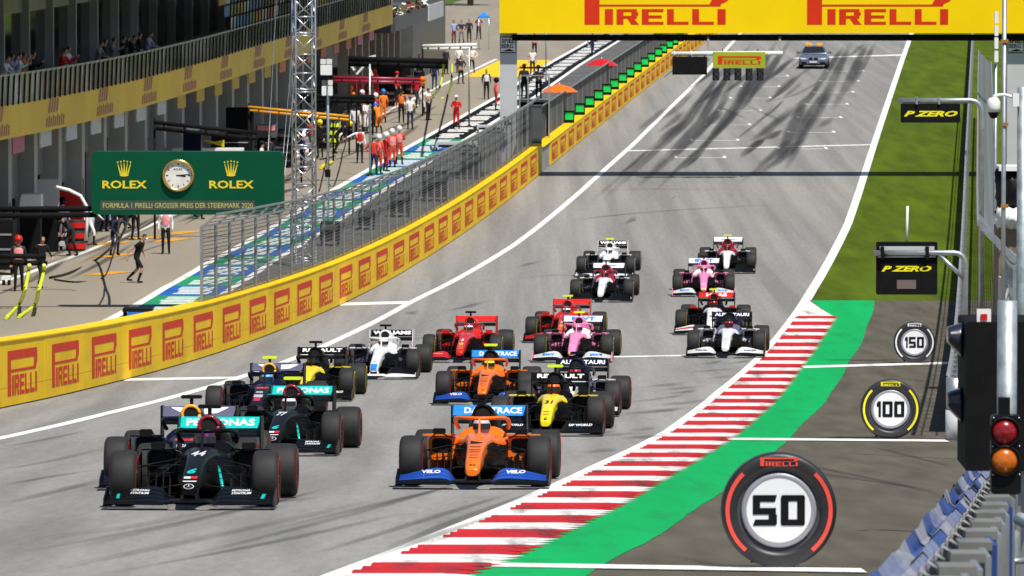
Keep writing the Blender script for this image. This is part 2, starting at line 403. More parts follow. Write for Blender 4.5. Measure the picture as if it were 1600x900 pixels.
# ---- rubber marks
def skid_mat(name, dens, col=(.03, .03, .03), lo=.35, hi=.62):
    m = bpy.data.materials.new(name); m.use_nodes = True; n = m.node_tree; b = n.nodes['Principled BSDF']
    b.inputs['Base Color'].default_value = (*col, 1); b.inputs['Roughness'].default_value = .8
    tc = n.nodes.new('ShaderNodeTexCoord'); mp = n.nodes.new('ShaderNodeMapping'); mp.inputs['Scale'].default_value = (.35, .012, 1); mp.inputs['Rotation'].default_value = (0, 0, R(0))
    n.links.new(tc.outputs['Object'], mp.inputs['Vector'])
    nz = n.nodes.new('ShaderNodeTexNoise'); nz.inputs['Scale'].default_value = 1.2; nz.inputs['Detail'].default_value = 2; n.links.new(mp.outputs[0], nz.inputs['Vector'])
    r_ = n.nodes.new('ShaderNodeMapRange'); r_.inputs[1].default_value = lo; r_.inputs[2].default_value = hi; r_.inputs[3].default_value = dens * .5; r_.inputs[4].default_value = dens
    n.links.new(nz.outputs['Fac'], r_.inputs[0])
    at_ = n.nodes.new('ShaderNodeAttribute'); at_.attribute_name = 'wear'; mu = n.nodes.new('ShaderNodeMath'); mu.operation = 'MULTIPLY'
    n.links.new(r_.outputs[0], mu.inputs[0]); n.links.new(at_.outputs['Fac'], mu.inputs[1]); n.links.new(mu.outputs[0], b.inputs['Alpha'])
    return m
M_SK1 = skid_mat('rubber_mark', .62); M_SK2 = skid_mat('faint_rubber_mark', .38); M_SK3 = skid_mat('pit_rubber_mark', .7, (.045, .04, .035), .3, .6)
_skz = [0]
def skid(pts, wd, mat, parent, name='tyre_mark'):
    """rubber strip through seen ground points; widths in metres, tapering at both ends"""
    q = [gp(*p) for p in pts]; mb = MB(); P = []
    for a, b in zip(q[:-1], q[1:]):
        n = max(1, int((b - a).length / 2.0))
        P += [a.lerp(b, t / n) for t in range(n)]
    P.append(q[-1])
    if len(P) > 4:
        for _ in range(3): P = [P[0]] + [(P[i - 1] + P[i] * 2 + P[i + 1]) / 4 for i in range(1, len(P) - 1)] + [P[-1]]
    _skz[0] = (_skz[0] + 1) % 40; dz = .0095 + _skz[0] * .0004; vs = []; wear = []
    for i, p in enumerate(P):
        t = (P[min(i + 1, len(P) - 1)] - P[max(i - 1, 0)]); nn = Vector((t.y, -t.x, 0)).normalized()
        e_ = min(i, len(P) - 1 - i) / max(1, len(P) - 1); f = min(1, .5 + 1.2 * e_); w_ = min(1, 4 * e_)
        for s_, a in ((-.75, 0), (-.3, 1), (.3, 1), (.75, 0)):
            v = p + nn * (s_ * wd * f); vs.append((v.x, v.y, gz(v.y) + dz)); wear.append(a * w_)
    mb.add(vs, [(4 * i + k, 4 * i + k + 1, 4 * i + k + 5, 4 * i + k + 4) for i in range(len(P) - 1) for k in range(3)])
    o = mb.build(name, mat, parent); o.data.attributes.new('wear', 'FLOAT', 'POINT').data.foreach_set('value', wear)
    return o
rs = random.Random(3)
# start-grid wheelspin: pairs of dark bands down both grid columns
for (xa, ya, xb, yb, xc, yc, wd) in [(1135, 100, 1075, 190, 940, 315, .45), (1150, 95, 1095, 190, 990, 300, .5), (1160, 90, 1120, 180, 1030, 270, .4), (1185, 95, 1150, 165, 1080, 255, .5),
        (1110, 130, 1060, 200, 915, 322, .35), (1205, 90, 1165, 160, 1085, 245, .45), (1190, 100, 1140, 190, 1005, 315, .35), (1215, 62, 1180, 120, 1135, 190, .5), (1235, 62, 1200, 115, 1160, 170, .5),
        (1262, 150, 1240, 195, 1215, 260, .6), (1300, 130, 1265, 180, 1235, 245, .6), (1330, 65, 1300, 130, 1268, 205, .55), (1355, 66, 1330, 120, 1300, 175, .55), (1320, 70, 1290, 115, 1255, 170, .45), (1370, 62, 1350, 100, 1322, 150, .4),
        (1285, 165, 1262, 200, 1222, 275, .4), (1175, 66, 1130, 130, 1085, 190, .4), (1140, 150, 1090, 210, 1000, 290, .45)]:
    skid([(xa, ya), (xb, yb), (xc, yc)], wd * 1.0, M_SK1 if wd > .42 else M_SK2, track)
for k in range(46):
    cx = rs.choice([1105, 1150, 1195, 1245, 1290, 1335]) + rs.uniform(-22, 22); y0 = rs.uniform(62, 240); cx -= (y0 - 60) * .55 if cx < 1220 else (y0 - 60) * .42
    L = rs.uniform(12, 60)
    if 60 < y0 and cx > 870: skid([(cx, y0), (cx - L * .5, y0 + L * .5), (cx - L * 1.15, y0 + L)], rs.uniform(.18, .5), M_SK2 if k % 3 else M_SK1, track)
for pts in ([(1185, 162), (1240, 150), (1300, 118)], [(1120, 165), (1170, 188)], [(1160, 162), (1200, 180), (1225, 192)], [(1050, 312), (1056, 306), (1050, 312)], [(975, 352), (988, 345), (990, 338)], [(640, 532), (665, 528), (690, 530)],
            [(690, 488), (730, 480), (760, 470)], [(655, 485), (640, 490), (660, 493)], [(805, 420), (830, 412), (850, 408)], [(905, 300), (1000, 296), (1180, 296)], [(880, 346), (1020, 330), (1260, 318)], [(800, 436), (870, 430), (960, 432)]):
    skid(pts, .3, M_SK2, track)
# curved rubber lines of the corner in front
for (x0, y0, x1, y1, x2, y2) in [(0, 790, 90, 768, 165, 750), (0, 850, 200, 828, 420, 780), (40, 900, 330, 840, 600, 780), (150, 900, 420, 850, 640, 800), (420, 830, 560, 795, 700, 762), (480, 870, 640, 820, 800, 770), (250, 880, 520, 812, 760, 742), (560, 880, 700, 830, 830, 790), (0, 760, 80, 745, 160, 733), (0, 700, 60, 690, 140, 672), (0, 735, 80, 722, 165, 700), (0, 870, 260, 822, 520, 762), (200, 790, 300, 800, 520, 775), (600, 860, 720, 810, 850, 765), (100, 860, 300, 815, 500, 768)]:
    skid([(x0, y0), (x1, y1), (x2, y2)], .15, M_SK2, track)
for k in range(26):       # short dabs on the racing line
    x = rs.uniform(900, 1130); y = 560 + (1130 - x) * .45 + rs.uniform(-30, 60)
    skid([(x, y), (x + 30, y - 3), (x + rs.uniform(40, 90), y - 8)], rs.uniform(.2, .5), M_SK2, track)
# pit lane marks
for k in range(95):
    x = rs.uniform(-20, 600); yb = 500 - x * .44; y = yb - rs.uniform(8, 120)
    if y < 120: continue
    L = rs.uniform(40, 120); c = rs.uniform(-.5, .8)
    skid([(x + L * t / 6, y - L * (.42 * t / 6 + c * .35 * (t / 6) ** 2)) for t in range(7)], rs.uniform(.12, .42), M_SK3 if k % 3 else M_SK2, pit)
# cracks and seams on the run-off
for pts in ([(1195, 715), (1300, 735), (1420, 760), (1490, 778)], [(1330, 690), (1420, 712), (1495, 732)], [(1210, 732), (1330, 746), (1480, 770)], [(1395, 590), (1440, 596), (1478, 600)], [(1370, 504), (1390, 505), (1412, 503)], [(1040, 865), (1100, 880), (1180, 890)]):
    skid(pts, .12, M_SK2, run, 'crack')
# ================================================================== walls, fences, gantry, signs, pit building
M_YEL = pm('yellow_banner', (.86, .54, .003), .55, 0, .08, .5, spec=.15)
rubber_dirt(M_YEL, .18)
M_LOGO = pm('red_print', (.62, .035, .008), .55, 0, .06, 2, spec=.15)
M_CONC = pm('concrete', (.30, .29, .27), .85, 0, .15, 1.2, .2)
M_STEEL = pm('galvanised_steel', (.42, .44, .45), .42, .75, .15, 6)
M_WIRE = pm('fence_wire', (.13, .133, .137), .55, .5, .15, 6)
M_ALU = pm('aluminium', (.62, .63, .64), .32, .9, .08, 6)
M_BLK = pm('black_plastic', (.006, .006, .007), .45, 0, .2, 5, spec=.2)
M_BLKM = pm('matt_black', (.008, .008, .0085), .75, 0, .2, 5, spec=.1)
M_DGREY = pm('dark_grey_panel', (.075, .077, .08), .5, 0, .12, 2)
M_LGREY = pm('light_grey_panel', (.50, .51, .52), .45, 0, .05, 1)
M_WHT = pm('white_plastic', (.80, .80, .79), .4, 0, .04, 3)
M_GRNL = pm('green_lamp', (.0, .55, .10), .4, 0, .1, 4, emit=.12)

def px2(Y, off=0, h=0): return Vector((wallx(Y) + off, Y, gz(Y) + h))
def wall_y_at(px, lo=90, hi=700):
    for _ in range(50):
        m = (lo + hi) / 2; x = 800 + wallx(m) / m * FPX
        if x < px: lo = m
        else: hi = m
    return lo
WH = 1.32
Y_BREAK = 279.0
def pit_wall(label, y0, y1, H, first, pitch, lw, lh):
    root = thing('pit_wall', label, 'wall', px2(y0), 0)
    mb = MB(); n = int((y1 - y0) / 4)
    rings = []
    for i in range(n + 1):
        Y = y0 + (y1 - y0) * i / n; rings.append([px2(Y, -.5, -.1), px2(Y, -.03, -.1), px2(Y, -.03, H), px2(Y, -.5, H)])
    mb.loft(rings, smooth=False); mb.build('wall_core', M_CONC, root, world=True)
    k = 0; Y = first - pitch / 2
    while Y - pitch > y0: Y -= pitch
    while Y < y1 - .5:
        a = max(Y, y0 + .02); b = min(Y + pitch - .012, y1)
        mb = MB(); jog = random.uniform(-.006, .006)
        cut = H * .3
        for h0, h1 in ((.03, cut - .004), (cut + .004, H + .02)):
            ring = [[px2(q, -.028, h0), px2(q, .02 + jog, h0), px2(q, .02 + jog, h1), px2(q, -.028, h1)] for q in (a, (a + b) / 2, b)]
            mb.loft(ring, smooth=False)
        p = mb.build('banner_panel', M_YEL, root, world=True)
        yc = Y + pitch / 2
        if a < yc - lw * .4 and yc + lw * .4 < b:
            mb = MB(); lh0 = (H - lh) * .55
            # word mark reads left to right for someone on the track: u grows with distance
            add_flat(mb, long_p(lw, lh), lambda u, v: px2(yc - lw / 2 + u, .026 + jog, lh0 + v))
            o = mb.build('word_mark', M_LOGO, p); o.location = -root.location
            mb.v = []
        Y += pitch; k += 1
    # coping strip
    mb = MB(); rings = [[px2(y0 + (y1 - y0) * i / n, -.55, H + .021), px2(y0 + (y1 - y0) * i / n, .04, H + .021), px2(y0 + (y1 - y0) * i / n, .04, H + .05), px2(y0 + (y1 - y0) * i / n, -.55, H + .05)] for i in range(n + 1)]
    mb.loft(rings, smooth=False); mb.build('coping', M_YEL, root, world=True)
    return root
ya, yb = wall_y_at(32), wall_y_at(833)
pitch = (yb - ya) / 25
pit_wall('long yellow pit wall printed with red word marks, nearer section below the tall wire fence', 84, Y_BREAK, WH, ya, pitch, pitch * .66, .92)
pit_wall('yellow pit wall with red word marks, farther section carrying the green light boxes', Y_BREAK + 1.2, 640, 1.12, 288, 6.1, 4.0, .78)
# dark end post between the two sections
o = MB(); o.box((0, 0, 1.55), (.55, .5, 3.1)); o.box((0, 0, 3.13), (.62, .56, .06)); o = o.build('wall_end_post', M_DGREY); o.location = px2(Y_BREAK + .7, -.3, -.05)
tag(o, 'dark grey post closing the tall wire fence where the yellow wall steps', 'post')

M_FPOST = pm('fence_post_steel', (.27, .28, .29), .5, .5, .15, 6)
def fence(label, y0, y1, base, H, pitch, over, off, dens=.13, wire=.02, vx=.25):
    root = thing('debris_fence', label, 'fence', px2(y0, off), 0)
    L = pitch / math.cos(ANG)
    pb = MB(); pb.box((0, 0, H / 2), (.07, .09, H))
    pb.bar((0, 0, H - .02), (over, 0, H + over * .75), .06, .06); post_me = pb.mesh('post', M_FPOST)
    pan = MB(); n = int(H / dens)
    for i in range(n + 1): pan.box((0, L / 2, .04 + i * dens), (wire * .6, L - .1, wire))
    for j in range(int(L / vx)): pan.box((.004, .1 + j * vx, H / 2), (wire * .35, wire * .55, H - .05))
    for i in range(1, 4):
        t = i / 3; pan.box((over * t, L / 2, H + over * .75 * t), (wire, L - .1, wire))
    pan_me = pan.mesh('wire_panel', M_WIRE)
    rail = MB().box((0, L / 2, H + .012), (.05, L - .07, .05)).box((over, L / 2, H + over * .75 + .03), (.05, L - .07, .05)).mesh('rail', M_STEEL)
    Y = y0
    while Y <= y1:
        sl_ = math.atan((gz(Y + pitch) - gz(Y)) / L); loc = px2(Y, off, base) - root.location
        put('post', post_me, root, loc, (0, 0, -ANG))
        if Y + pitch <= y1:
            put('wire_panel', pan_me, root, loc, Matrix.Rotation(-ANG, 3, 'Z').to_4x4().to_euler() if False else (sl_, 0, -ANG))
            put('rail', rail, root, loc, (sl_, 0, -ANG))
        Y += pitch
    return root
Yf = wall_y_at(331)
fence('tall grey debris fence with bent tops standing on the nearer pit wall', Yf, Y_BREAK - .3, WH + .04, 1.95, 3.0, .4, -.28, .1, .02, .25)
fence('dark grey wire fence rising behind the green light boxes of the farther wall', Y_BREAK + 2, 560, 1.15, 1.55, 4.0, .12, -.5, .1, .03, .2)

# green light boxes on the far wall, one per grid slot
def light_box():
    t = thing('light_box', '', 'light box')
    mb = MB(); mb.box((0, 0, .29), (.56, .42, .56)); mb.box((0, -.24, .585), (.60, .12, .03)); mb.build('housing', M_BLK, t)
    MB().box((.02, -.225, .33), (.40, .03, .36)).build('green_panel', M_GRNL, t)
    MB().box((0, 0, -.01), (.3, .3, .03)).box((0, 0, .0), (.1, .5, .012)).build('bracket', M_STEEL, t)
    return t
lb0 = None
for i in range(16):
    px = [897.5, 914, 929, 943, 955.5, 967, 980, 991.5, 1003, 1014, 1024, 1035, 1042.5, 1052, 1060, 1068][i]
    Y = wall_y_at(px); t = light_box() if lb0 is None else ctree(lb0)
    if lb0 is None: lb0 = t
    t.location = px2(Y, -.28, 1.18); t.rotation_euler = (0, 0, 0)
    t['group'] = 'green light boxes along the far pit wall'
    nth = ['nearest', 'second', 'third', 'fourth', 'fifth', 'sixth', 'seventh', 'eighth', 'ninth', 'tenth', 'eleventh', 'twelfth', 'thirteenth', 'fourteenth', 'fifteenth', 'farthest'][i]
    t['label'] = f'black light box with glowing green face, {nth} along the far yellow wall' if i else 'black light box with glowing green face, nearest to the camera on the far yellow wall'

# ---- overhead gantry with yellow banner
GY = 274.0
def gx(px): return (px - 800) / FPX * GY
def gzz(py): return at(800, py, GY).z
g0 = gz(GY)
gan = thing('overhead_gantry', 'grey gantry spanning the track with huge yellow banner', 'gantry', (gx(795), GY, g0))
zb = gzz(51.5)
mb = MB(); mb.box(((gx(780.5) + 26) / 2, GY - .1, zb + 2.9), (26 - gx(780.5), .5, 5.8)); ban = mb.build('banner', pm('lemon_banner', (.88, .60, .001), .5, 0, .05, .4, spec=.15), gan, world=True)
for xl in (913, 1260):
    mb = MB(); wl_ = (1136.5 - 913) / FPX * GY; hl = 24.5 / FPX * GY / .45; zl = gzz(38.5)
    add_flat(mb, long_p(wl_, hl), lambda u, v: Vector((gx(xl) + u, GY - .356, zl + v)))
    o = mb.build('word_mark', M_LOGO, ban); o.location = -gan.location
mb = MB()
for z in (zb - .12, zb - .30):
    mb.box(((gx(800) + 24) / 2, GY + .15, z), (24 - gx(800), .1, .1))
for i in range(28):
    x = gx(812) + i * .83
    mb.bar((x, GY + .15, zb - .27), (x + .41, GY + .15, zb - .15), .05, .05); mb.bar((x + .41, GY + .15, zb - .15), (x + .83, GY + .15, zb - .27), .05, .05)
mb.box(((gx(800) + 24) / 2, GY + .30, zb - .2), (24 - gx(800), .1, .16)); mb.build('underside_truss', M_BLKM, gan, world=True)
for px in (794.5, 1588):
    mb = MB(); wq = 27 / FPX * GY; mb.box((gx(px), GY + .75, (g0 + zb) / 2 + 1.5), (wq, .8, zb - g0 + 3.6)); mb.box((gx(px), GY + .75, g0 + .2), (wq + .4, 1.2, .4))
    p = mb.build('pylon', M_LGREY, gan, world=True)
    mb = MB(); zt = gzz(57.5); zq = gzz(83); w2 = 24 / FPX * GY
    mb.box((gx(px) - .02, GY + .325, (zt + zq) / 2), (w2, .03, zt - zq)); o = mb.build('sign_plate', M_BLK, p); o.location = -gan.location
    mb = MB(); W = M_WHT
    xx = gx(px) - .02; hh = zt - zq
    mb.box((xx, GY + .306, zq + hh * .50), (w2 * .94, .005, hh * .94 - .05))
    o = mb.build('white_field', M_WHT, p); o.location = -gan.location
    mb = MB(); add_text(mb, 'SPIEL', lambda u, v: Vector((xx + u, GY + .30, zq + hh * .60 + v)), w2 * .84, hh * .28, .03)
    add_text(mb, 'BERG', lambda u, v: Vector((xx - .03 + u, GY + .30, zq + hh * .29 + v)), w2 * .76, hh * .27, .03)
    mb.add([(xx - w2 * .46, GY + .30, zq + hh * .10), (xx + w2 * .46, GY + .30, zq + hh * .10), (xx + w2 * .3, GY + .30, zq + hh * .17), (xx + w2 * .08, GY + .30, zq + hh * .25), (xx - w2 * .2, GY + .30, zq + hh * .17)], [(0, 1, 2, 3, 4)])
    o = mb.build('place_name', M_BLK, p); o.location = -gan.location

# ---- start lights hung below the gantry
sg = thing('start_light_rig', 'white pipe hung under the yellow gantry carrying start lights and small panels', 'start lights', (gx(1140), GY - .6, gzz(83)))
mb = MB(); q = lambda px, py, dy=0: Vector((gx(px), GY - .6 + dy, gzz(py)))
mb.tube([q(1048, 83.5), q(1222, 82.5)], .10, 10)
for x in (1052, 1078, 1104, 1160, 1198): mb.tube([q(x, 83.4), q(x + 1.5, 83.4)], .13, 10)
mb.build('pipe', M_WHT, sg, world=True)
mb = MB()
for x in (1106, 1218): mb.bar(q(x, 57, .5), q(x, 84, .0), .09, .09)
mb.build('hanger', M_DGREY, sg, world=True)
mb = MB(); c = (q(1050, 88) + q(1104, 116)) / 2; mb.box(c, (gx(1104) - gx(1050), .3, gzz(88) - gzz(116))); dp = mb.build('message_panel', M_BLKM, sg, world=True)
for x, y0, y1 in ((1054, 84, 88), (1077, 84, 88), (1100, 84, 88)): MB().bar(q(x, y0), q(x, y1), .06, .06).build('strap', M_DGREY, sg, world=True)
mb = MB(); c = (q(1113, 80.5) + q(1194.5, 105.5)) / 2 + Vector((0, -.12, 0)); mb.box(c, (gx(1194.5) - gx(1113), .16, gzz(80.5) - gzz(105.5)))
sp_ = mb.build('sponsor_panel', pm('lime_panel', (.32, .40, .01), .5, 0, .06, 2), sg, world=True)
mb = MB(); wl_ = gx(1188) - gx(1120.5); hl = gzz(87) - gzz(100); add_flat(mb, long_p(wl_, hl), lambda u, v: Vector((gx(1120.5) + u, GY - .806, gzz(100) + v)))
o = mb.build('word_mark', M_LOGO, sp_); o.location = -sg.location
for i in range(5):
    x0 = 1112.5 + i * 17.2; mb = MB(); c = (q(x0, 106.2) + q(x0 + 10.5, 125)) / 2; mb.box(c, (gx(10.5) - gx(0), .25, gzz(106.2) - gzz(125)))
    lampb = mb.build('lamp_box', M_BLK, sg, world=True)
    for k in (0, 1):
        mb = MB(); zc = gzz(110.5 + k * 9); mb.lathe([(.001, -.02), (.1, 0), (.1, -.1), (.115, -.1), (.115, 0)], 12, (gx(x0 + 5.2), GY - .735, zc), 'y')
        o = mb.build('lens', M_DGREY, lampb); o.location = -sg.location
for x in (1128, 1183): MB().bar(q(x, 76), q(x, 80.5), .05, .05).build('strap', M_DGREY, sg, world=True)

# ---- green clock sign beside the pit lane
RY = 186.0
rq = lambda px, py, dy=0.: at(px, py, RY) + Vector((0, dy, 0))
M_RG = pm('green_enamel', (.0, .070, .030), .5, 0, .06, 1, spec=.15)
M_GOLD = pm('gold_print', (.78, .60, .02), .45, 0, .05, 3)
M_BRASS = pm('polished_gold', (.70, .47, .15), .25, .9, .06, 3)
bs = rq(143, 336); rs_ = thing('clock_sign', 'dark green sign board with gold crowns, lettering and a round clock', 'sign', (rq(293, 336).x, RY, gz(RY)))
def rrect(x0, y0, x1, y1, r, n=5):
    o = []
    for cx, cy, a0 in ((x1 - r, y0 + r, -90), (x1 - r, y1 - r, 0), (x0 + r, y1 - r, 90), (x0 + r, y0 + r, 180)):
        for i in range(n + 1):
            a = R(a0 + 90 * i / n); o.append((cx + r * math.cos(a), cy + r * math.sin(a)))
    return o
tl, br = rq(142.5, 237), rq(443.5, 335.5)
mb = MB(); mb.prism(rrect(tl.x, br.z, br.x, tl.z, .17), RY, RY + .62, 'y'); board = mb.build('board', M_RG, rs_, world=True)
def rtext(body, px0, px1, pyb, pyt, mat, name, bold=.02, dy=-.012):
    mb = MB(); a = rq(px0, pyb); b = rq(px1, pyt)
    add_text(mb, body, lambda u, v: Vector(((a.x + b.x) / 2 + u, RY + dy, a.z + v)), b.x - a.x, b.z - a.z, bold)
    o = mb.build(name, mat, board); o.location = -rs_.location; return o
def crown(px, py):
    c = rq(px, py); mb = MB(); s_ = 10 / FPX * RY
    for k in range(5):
        t = (k - 2) / 2; tip = Vector((c.x + t * s_, RY - .012, c.z + s_ * (1.0 + .18 * (1 - abs(t)))))
        b0 = Vector((c.x + t * s_ * .55 - s_ * .13, RY - .012, c.z - s_ * .55)); b1 = b0 + Vector((s_ * .26, 0, 0))
        mb.add([b0, b1, tip + Vector((s_ * .04, 0, 0)), tip - Vector((s_ * .04, 0, 0))], [(0, 1, 2, 3)])
        ring = [tip + Vector((.13 * s_ * math.cos(a * math.pi / 4), -.004, .13 * s_ * math.sin(a * math.pi / 4) + .05)) for a in range(8)]
        mb.add(ring, [tuple(range(8))])
    ring = [Vector((c.x + s_ * .72 * math.cos(a * math.pi / 6), RY - .016, c.z - s_ * .75 + s_ * .22 * math.sin(a * math.pi / 6))) for a in range(12)]
    mb.add(ring, [tuple(range(12))])
    o = mb.build('crown_emblem', M_GOLD, board); o.location = -rs_.location
for px in (194, 361): crown(px, 266)
rtext('ROLEX', 160, 229.5, 294.5, 282, M_GOLD, 'lettering', .025); rtext('ROLEX', 327, 396.5, 294.5, 282, M_GOLD, 'lettering', .025)
mb = MB(); a = rq(157, 328.5); b = rq(398, 313.5); mb.box(((a.x + b.x) / 2, RY - .005, (a.z + b.z) / 2), (b.x - a.x, .01, b.z - a.z)); o = mb.build('caption_strip', pm('grey_green_strip', (.045, .065, .05), .5), board); o.location = -rs_.location
rtext('FORMULA 1 PIRELLI GROSSER PREIS DER STEIERMARK 2020', 161, 395, 325, 317, pm('pale_gold_print', (.55, .50, .12), .5), 'caption', 0, -.016)['kind'] = 'stuff'
cc = rq(278.5, 274); rr = 25.5 / FPX * RY
clk = MB(); clk.lathe([(rr * .80, -.02), (rr * .82, -.10), (rr * .93, -.13), (rr, -.08), (rr, 0)], 40, (cc.x, RY, cc.z), 'y'); ck = clk.build('clock_case', M_BRASS, board); ck.location = -rs_.location
mb = MB(); mb.lathe([(.0005, -.03), (rr * .82, -.03)], 40, (cc.x, RY, cc.z), 'y'); o = mb.build('clock_face', pm('clock_white', (.74, .72, .66), .4), board); o.location = -rs_.location
mb = MB()
for k in range(12):
    a = k * math.pi / 6; d = Vector((math.sin(a), 0, math.cos(a))); c0 = Vector((cc.x, RY - .034, cc.z))
    mb.bar(c0 + d * rr * .60, c0 + d * rr * .74, .02 if k % 3 else .035, .004, up=(0, 1, 0))
for a, L, w_ in ((R(97), .46, .035), (R(84), .66, .026)):
    d = Vector((math.sin(a), 0, math.cos(a))); mb.bar(c0 - d * rr * .12 + Vector((0, -.004, 0)), c0 + d * rr * L + Vector((0, -.004, 0)), w_, .004, up=(0, 1, 0))
add_text(mb, 'ROLEX', lambda u, v: Vector((cc.x + u, RY - .036, cc.z + rr * .32 + v)), rr * .55, rr * .12, .01)
o = mb.build('clock_hands', M_BLK, board); o.location = -rs_.location
# carrying beams and the post they hang on (outside the picture on the left)
mb = MB(); a = rq(-60, 328, .3); b = rq(300, 326, .3); mb.tube([a, b], .09, 10); mb.tube([rq(-60, 338, .2), rq(150, 336, .2)], .085, 10)
mb.build('carrying_beam', M_BLKM, rs_, world=True)
p = rq(-60, 330, .3); MB().tube([(p.x, p.y, gz(p.y) - .05), (p.x, p.y, p.z + .4)], .16, 12).build('support_post', M_BLKM, rs_, world=True)

# ---- lattice tower
def truss_tower(name, label, px, Y, wpx, H, py_joints=.70):
    c = at(px, 300, Y); root = thing(name, label, 'tower', (c.x, Y, gz(Y)), R(12)); s_ = wpx / FPX * Y / 2 * .92
    mb = MB()
    for i in (-1, 1):
        for j in (-1, 1): mb.tube([(i * s_, j * s_, 0), (i * s_, j * s_, H)], .035, 6)
    mb.build('chord', M_ALU, root)
    z = .2; k = 0
    while z < H - .2:
        mb = MB()
        for a, b in (((-1, -1), (1, -1)), ((1, -1), (1, 1)), ((1, 1), (-1, 1)), ((-1, 1), (-1, -1))):
            A = Vector((a[0] * s_, a[1] * s_, z)); B = Vector((b[0] * s_, b[1] * s_, z)); mb.tube([A, B], .026, 5)
            C = Vector((b[0] * s_, b[1] * s_, z + .66)); D = Vector((a[0] * s_, a[1] * s_, z + .66))
            mb.tube([A, C] if k % 2 else [B, D], .022, 5)
            if k % 3 == 0: mb.tube([A + Vector((0, 0, .09)), B + Vector((0, 0, .09))], .026, 5)
        mb.build('lattice', M_ALU, root); z += .66; k += 1
    MB().box((0, 0, .06), (s_ * 3.4, s_ * 3.4, .12)).build('base_plate', M_STEEL, root)
    return root
tw = truss_tower('truss_tower', 'tall aluminium lattice tower rising behind the pit wall fence', 475, 214, 34, 13.5)
mb = MB()
for x0, y0, x1, y1 in ((432, 0, 413, 345), (460, 40, 434, 340), (470, 30, 437, 345)):
    a = at(x0, y0, 214); b = at(x1, y1, 205); mb.tube([a, b], .012, 4)
mb.build('guy_wire', M_STEEL, tw, world=True)

# ---- building by the pit lane
M_BPIL = pm('facade_pillar', (.52, .52, .50), .6, 0, .08, 1)
M_BDOOR = pm('roller_door', (.26, .262, .262), .45, .2, .08, 2)
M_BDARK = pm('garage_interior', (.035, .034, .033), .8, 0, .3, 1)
M_BGLASS = pm('balcony_glass', (.055, .06, .05), .06, 0, .5, .8, spec=.9)
M_WIN = pm('window_glass', (.012, .014, .016), .08, 0, .3, .5, spec=.7)
M_BANB = pm('gold_banner', (.95, .56, .05), .5, 0, .12, .25)
M_BPRINT = pm('banner_print', (.50, .17, .11), .55, 0, .1, 2)
M_ROOF = pm('roof_panel', (.55, .54, .50), .5, 0, .06, 1)
B0, B1 = 176.0, 346.0; BF = 3.3
bp = lambda Y, off=0., h=0.: Vector((facx(Y) + off, Y, gz(Y) + h))
bld = thing('pit_building', 'long grey pit building with garages, gold banner and fan balcony', 'building', bp(B0))
def brun(name, mat, y0, y1, offs, hs, parent=bld, seg=6.4):
    mb = MB(); n = max(1, int((y1 - y0) / seg)); (o0, o1), (h0, h1) = offs, hs
    mb.loft([[bp(y0 + (y1 - y0) * i / n, o0, h0), bp(y0 + (y1 - y0) * i / n, o1, h0), bp(y0 + (y1 - y0) * i / n, o1, h1), bp(y0 + (y1 - y0) * i / n, o0, h1)] for i in range(n + 1)], smooth=False)
    if parent is bld: return mb.build(name, mat, bld, world=True)
    o = mb.build(name, mat, parent); o.location = -bld.location; return o
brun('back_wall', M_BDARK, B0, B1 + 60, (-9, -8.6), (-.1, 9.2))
brun('balcony_slab', M_CONC, B0, B1, (-8.6, BF - .05), (4.8, 5.8))
brun('roof', M_ROOF, B0, B1, (-8.6, BF + 1.5), (9.75, 10.0))
brun('roof_fascia', M_ROOF, B0, B1, (BF + 1.504, BF + 1.6), (9.6, 10.1))
brun('upper_wall', M_BPIL, B0, B1, (-1.4, -1.2), (8.5, 9.75))
brun('hand_rail', M_STEEL, B0, B1, (BF, BF + .11), (6.86, 6.93))
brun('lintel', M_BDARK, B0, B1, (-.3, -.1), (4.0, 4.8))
bay = 6.3; nb = int((B1 - B0) / bay)
rb = random.Random(11)
signc = [srgb(200, 110, 140), srgb(190, 100, 130), srgb(205, 205, 205), srgb(200, 200, 205), srgb(205, 165, 40), srgb(210, 170, 50), srgb(215, 120, 50), srgb(190, 90, 60)]
M_SGN = [pm(f'garage_sign_{i}', c, .5) for i, c in enumerate(signc)]
